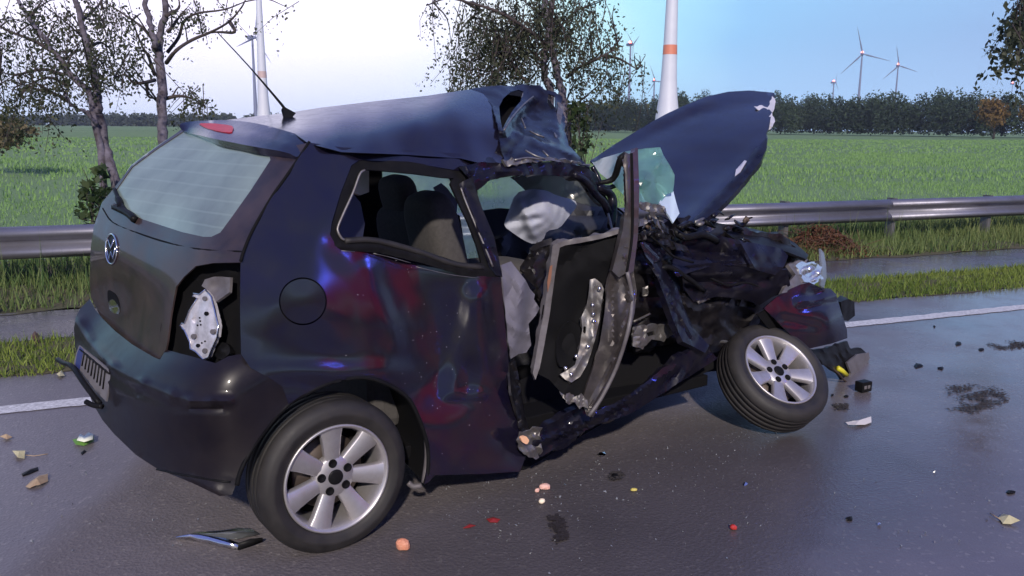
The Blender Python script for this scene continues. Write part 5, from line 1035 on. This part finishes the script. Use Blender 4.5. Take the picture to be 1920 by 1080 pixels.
# ------------------------------------------------------------------ trees beside the road
BARK = mat('birch_bark', (.16, .145, .19), .85, 0, 0, (7, (.04, .03, .035), .16), (25, .8, .02))
LEAF = tinted('birch_leaves', (.030, .040, .020), (.095, .10, .055), .6, .3, .35)
TWIG = mat('twig', (.05, .038, .036), .9)
def tree(name, label, base_px, depth, stems, twigs, clusters, leaf=.046, droop=.5, seed=1, group=None, lm=None, leaves_per=30):
    """stems: pixel polylines with radii (m); clusters: (px, py, rx px, ry px, strands)"""
    g = np.random.default_rng(seed); b = on(*base_px, 'd', depth); b[2] = 0; r = empty(name, b); tag(r, label, 'tree', group)
    Z = []
    for st in stems:
        dd = depth + np.cumsum(g.normal(0, .12, len(st)))
        P = np.array([on(x, y, 'd', dd[i]) for i, (x, y, q) in enumerate(st)]); R = np.interp(np.linspace(0, 1, (len(st) - 1) * 5 + 1), np.linspace(0, 1, len(st)), [q * .50 for *_, q in st])
        if st[0][1] > 200 and st[0][2] > .08: P[0][2] = min(P[0][2], -.05); 
        P = spline(P, 5) - b; P[1:-1] += g.normal(0, .012, P[1:-1].shape); Z.append(sweep(P, R * g.uniform(.93, 1.07, len(R)), 9))
    V, Fc = join(*Z); mesh('trunk', V, Fc, BARK, r)
    Z = []
    for tw in twigs:
        dd = depth + np.cumsum(g.normal(0, .25, len(tw)))
        P = spline(np.array([on(x, y, 'd', dd[i]) for i, (x, y) in enumerate(tw)]), 4) - b
        V, Fc = sweep(P, np.linspace(.03, .008, len(P)), 6); mesh('branch', V, Fc, TWIG, r)
    L = []; tw2 = []
    NB = [np.array([on(x, y, 'd', depth) for x, y in spline([q[:2] for q in st], 4)]) - b for st in stems] + [np.array([on(x, y, 'd', depth) for x, y in spline(tw, 4)]) - b for tw in twigs]
    NB = np.vstack(NB)
    for (x, y, rx, ry, k) in clusters:
        for i in range(k):
            a = g.uniform(0, 2 * math.pi); q = math.sqrt(g.random()); p = on(x + rx * q * math.cos(a), y + ry * q * math.sin(a), 'd', depth + g.normal(0, .7)) - b
            n = g.integers(int(leaves_per * .5), int(leaves_per * 1.3)); ln = g.uniform(.25, .9); s = np.sort(g.random(n))
            dr = np.array([g.normal(0, .35), g.normal(0, .35), -droop - .5 * g.random()]) * ln
            Q = p + np.outer(s, dr) + np.outer(s * (1 - s), g.normal(0, .3, 3)) + g.normal(0, .055, (n, 3))
            L.append(Q)
            if i % 4 == 1:
                dn = np.linalg.norm(NB - p - [0, 0, -.3], axis=1); s0 = NB[dn.argmin()]; w = np.linalg.norm(p - s0)
                if w < 2.2: tw2.append(sweep(spline([s0, (s0 + p) / 2 + g.normal(0, .08 * w, 3) + [0, 0, .08 * w], p], 3), np.linspace(.014, .005, 7), 4, False))
            if i % 2 == 0: tw2.append(sweep([p - dr * .15, p + dr * .5 + g.normal(0, .03, 3), p + dr], [.007, .005, .003], 3, False))
    if tw2:
        V, Fc = join(*tw2); mesh('twigs', V, Fc, TWIG, r)['kind'] = 'stuff'
    if L:
        P = np.vstack(L); fastmesh('crown', leaf_quads(P, leaf, g, .8), 4, lm or LEAF, r, tint=np.clip(g.normal(.35, .3, len(P)), 0, 1))
    return r
TRG = 'birch trees along the guardrail'
tree('birch_tree', 'leaning birch with two crossing stems left of the car hatch', (222, 400), 12.0,
     [[(228, 420, .16), (214, 340, .135), (200, 275, .12), (188, 222, .12), (184, 200, .11), (178, 150, .10), (160, 75, .085), (144, 10, .075), (130, -60, .06)],
      [(188, 222, .11), (172, 195, .09), (140, 150, .085), (105, 100, .075), (70, 55, .065), (45, 20, .055), (10, -40, .04)],
      [(182, 232, .06), (165, 212, .05), (145, 203, .045), (128, 190, .04), (125, 160, .03), (118, 140, .02)]],
     [[(105, 100), (60, 75), (20, 60), (-20, 40)], [(128, 190), (100, 175), (60, 165), (20, 150)], [(125, 160), (90, 145), (50, 160)], [(150, 40), (175, 20), (200, -10)], [(165, 90), (190, 80), (215, 100)], [(55, 35), (80, 0)], [(118, 140), (80, 130), (30, 140), (0, 135)]],
     [(60, 30, 80, 40, 34), (30, 110, 60, 45, 24), (90, 140, 70, 45, 34), (50, 185, 60, 28, 22), (140, 95, 50, 40, 16), (190, 60, 45, 60, 18), (215, 120, 35, 40, 12), (95, 80, 60, 40, 18), (10, 170, 40, 30, 9), (180, 130, 35, 25, 9), (120, 10, 60, 30, 16)], seed=3, group=TRG)
tree('birch_tree', 'upright birch forking into two stems behind the spoiler', (310, 400), 12.6,
     [[(311, 430, .17), (309, 330, .15), (307, 260, .14), (304, 200, .135), (302, 140, .13), (298, 95, .13), (302, 60, .10), (309, 10, .09), (314, -60, .07)],
      [(297, 98, .11), (288, 70, .085), (276, 20, .08), (270, -40, .06)]],
     [[(312, 118), (330, 95), (360, 75), (400, 58), (430, 40), (452, 15), (460, 0)], [(314, 98), (335, 70), (345, 40), (370, 25), (420, 18), (460, 3)], [(315, 60), (330, 40), (350, 15)], [(430, 40), (440, 60), (410, 60), (395, 62)],
      [(290, 150), (270, 155), (250, 155), (235, 140), (215, 145)], [(275, 155), (278, 180), (292, 185)], [(288, 75), (265, 50), (230, 25), (190, 0)], [(310, 185), (335, 180), (360, 185), (385, 200)], [(290, 140), (275, 100), (255, 95)], [(312, 30), (335, 15), (335, -5)]],
     [(235, 30, 50, 40, 20), (335, 20, 45, 25, 12), (265, 110, 22, 25, 7), (365, 190, 32, 22, 13), (230, 125, 25, 25, 6), (200, 15, 40, 30, 12), (395, 5, 50, 14, 9), (345, 160, 22, 15, 4), (245, 75, 30, 22, 7), (540, 8, 18, 10, 2)], seed=5, group=TRG, leaves_per=26)
tree('birch_tree', 'weeping birch with dense hanging leaves behind the crumpled roof', (1060, 320), 13.0,
     [[(1072, 420, .20), (1068, 320, .18), (1062, 250, .165), (1058, 200, .14), (1050, 160, .12), (1041, 115, .11), (1030, 70, .10), (1020, 0, .09), (1015, -60, .07)],
      [(1052, 215, .12), (1032, 180, .12), (1022, 150, .11), (1020, 120, .11), (1028, 60, .10), (1036, 0, .08), (1040, -60, .06)]],
     [[(1062, 145), (1080, 130), (1105, 118), (1130, 105), (1160, 90)], [(1130, 105), (1160, 110), (1195, 130)], [(1020, 120), (1000, 100), (960, 80)], [(990, 155), (975, 140), (955, 110)], [(1030, 40), (980, 0)], [(1040, 60), (1080, 20)], [(900, 20), (850, -5), (800, 10)], [(1035, 90), (950, 30), (880, 5), (820, -8)]],
     [(950, 20, 95, 45, 110), (900, 90, 60, 55, 62), (980, 90, 60, 50, 70), (870, 145, 35, 30, 20), (1085, 40, 60, 50, 58), (1040, 20, 50, 50, 50), (1140, 110, 60, 40, 30), (1100, 150, 45, 45, 16), (1180, 130, 30, 30, 9), (815, 15, 20, 22, 6), (930, 140, 40, 25, 17), (1130, 10, 26, 26, 10), (1110, 190, 25, 20, 6), (970, 50, 80, 40, 60)], seed=9, group=TRG, droop=.75)
tree('overhanging_tree', 'tree beyond the right picture edge, only its hanging branch tip visible', (2120, 420), 12.0,
     [[(2130, 440, .2), (2120, 250, .17), (2110, 60, .15), (2100, -120, .1)], [(2108, 20, .08), (2040, -30, .05), (1960, -40, .03), (1925, -20, .015)]],
     [[(1960, -40), (1930, 0), (1915, 40), (1900, 75)]], [(1912, 25, 12, 26, 16), (1930, 0, 30, 30, 22), (1900, 50, 8, 14, 7)], seed=12, leaf=.08, droop=.8)
tree('bushy_tree', 'brownish tree reaching in low at the left picture edge', (-90, 330), 26.0,
     [[(-95, 345, .22), (-80, 260, .2), (-70, 200, .15)]], [[(-75, 250), (-30, 235), (20, 240), (60, 245)]],
     [(15, 234, 32, 12, 40), (0, 255, 22, 8, 20), (45, 244, 20, 5, 14), (-50, 230, 60, 40, 60)], seed=15, leaf=.11, droop=.3, lm=tinted('brown_green_leaves', (.10, .085, .045), (.20, .16, .09)), leaves_per=24)
def shrub(name, label, px, py, depth, blobs, n, leaf, M, seed, stems=5, cat='shrub'):
    g = np.random.default_rng(seed); b = on(px, py, 'd', depth); b[2] = 0; r = empty(name, b); tag(r, label, cat)
    P = []; Z = []
    for (x, y, rx, ry, k) in blobs:
        a = g.uniform(0, 2 * math.pi, k); q = np.sqrt(g.random(k))
        for i in range(k):
            P.append(on(x + rx * q[i] * math.cos(a[i]), y + ry * q[i] * math.sin(a[i]), 'd', depth + g.normal(0, .25)) - b)
        c = on(x, y, 'd', depth) - b
        for s in range(stems): Z.append(sweep(spline([(g.normal(0, .05), g.normal(0, .05), -.02), c * .5 + g.normal(0, .06, 3), c + g.normal(0, .12, 3)], 3), np.linspace(.012, .004, 7), 4))
    V, Fc = join(*Z); mesh('stem', V, Fc, TWIG, r)
    P = np.array(P); P[:, 2] = np.maximum(P[:, 2], .03); fastmesh('foliage', leaf_quads(P, leaf, g, .2), 4, M, r, tint=np.clip(g.normal(.4, .3, len(P)), 0, 1)); return r
SH = tinted('shrub_leaves', (.018, .035, .012), (.06, .085, .03))
shrub('leafy_shrub', 'dark green ivy shrub at the foot of the leaning birch', 195, 428, 11.4, [(188, 325, 12, 16, 40), (170, 360, 24, 20, 60), (195, 380, 20, 30, 70), (160, 395, 20, 16, 40)], 200, .11, SH, 41)
shrub('leafy_shrub', 'loose shrub around the weeping birch trunk right of the roof', 1088, 415, 12.2, [(1085, 215, 20, 25, 60), (1088, 250, 20, 25, 80), (1082, 280, 16, 16, 50), (1105, 275, 9, 6, 8), (1075, 205, 14, 14, 30)], 200, .09, SH, 42)
BRN = tinted('dead_leaves', (.045, .022, .014), (.16, .075, .045), .9, .1, .1)
g = np.random.default_rng(55); b = on(1562, 482, 'z', 0) + RN * .25; b[2] = .01
r = empty('dead_branch_heap', b); tag(r, 'heap of reddish brown dead twigs beside the path near the headlamp', 'branch heap')
k = 2600; U = g.normal(0, .42, k); Nn = g.normal(0, .16, k); H = .36 * np.exp(-(U / .5) ** 2 - (Nn / .25) ** 2) * g.random(k) ** .5
P = np.outer(U, RU) + np.outer(Nn, RN); P[:, 2] = H + .01
fastmesh('dead_leaves', leaf_quads(P, .035, g), 4, BRN, r, tint=np.clip(g.normal(.4, .3, k), 0, 1))
Z = []
for i in range(150):
    u, n = g.normal(0, .38), g.normal(0, .14); c = RU * u + RN * n + np.array([0, 0, .02 + .28 * math.exp(-(u / .5) ** 2) * g.random()]); d = unit(g.normal(size=3) * [1, 1, .5]) * g.uniform(.1, .3)
    Z.append(sweep([c - d, c + g.normal(0, .03, 3), c + d], [.004, .004, .002], 4))
V, Fc = join(*Z); V = [(x, y, max(z, .005)) for x, y, z in V]; mesh('twigs', V, Fc, mat('dead_twig', (.09, .045, .032), .9), r)
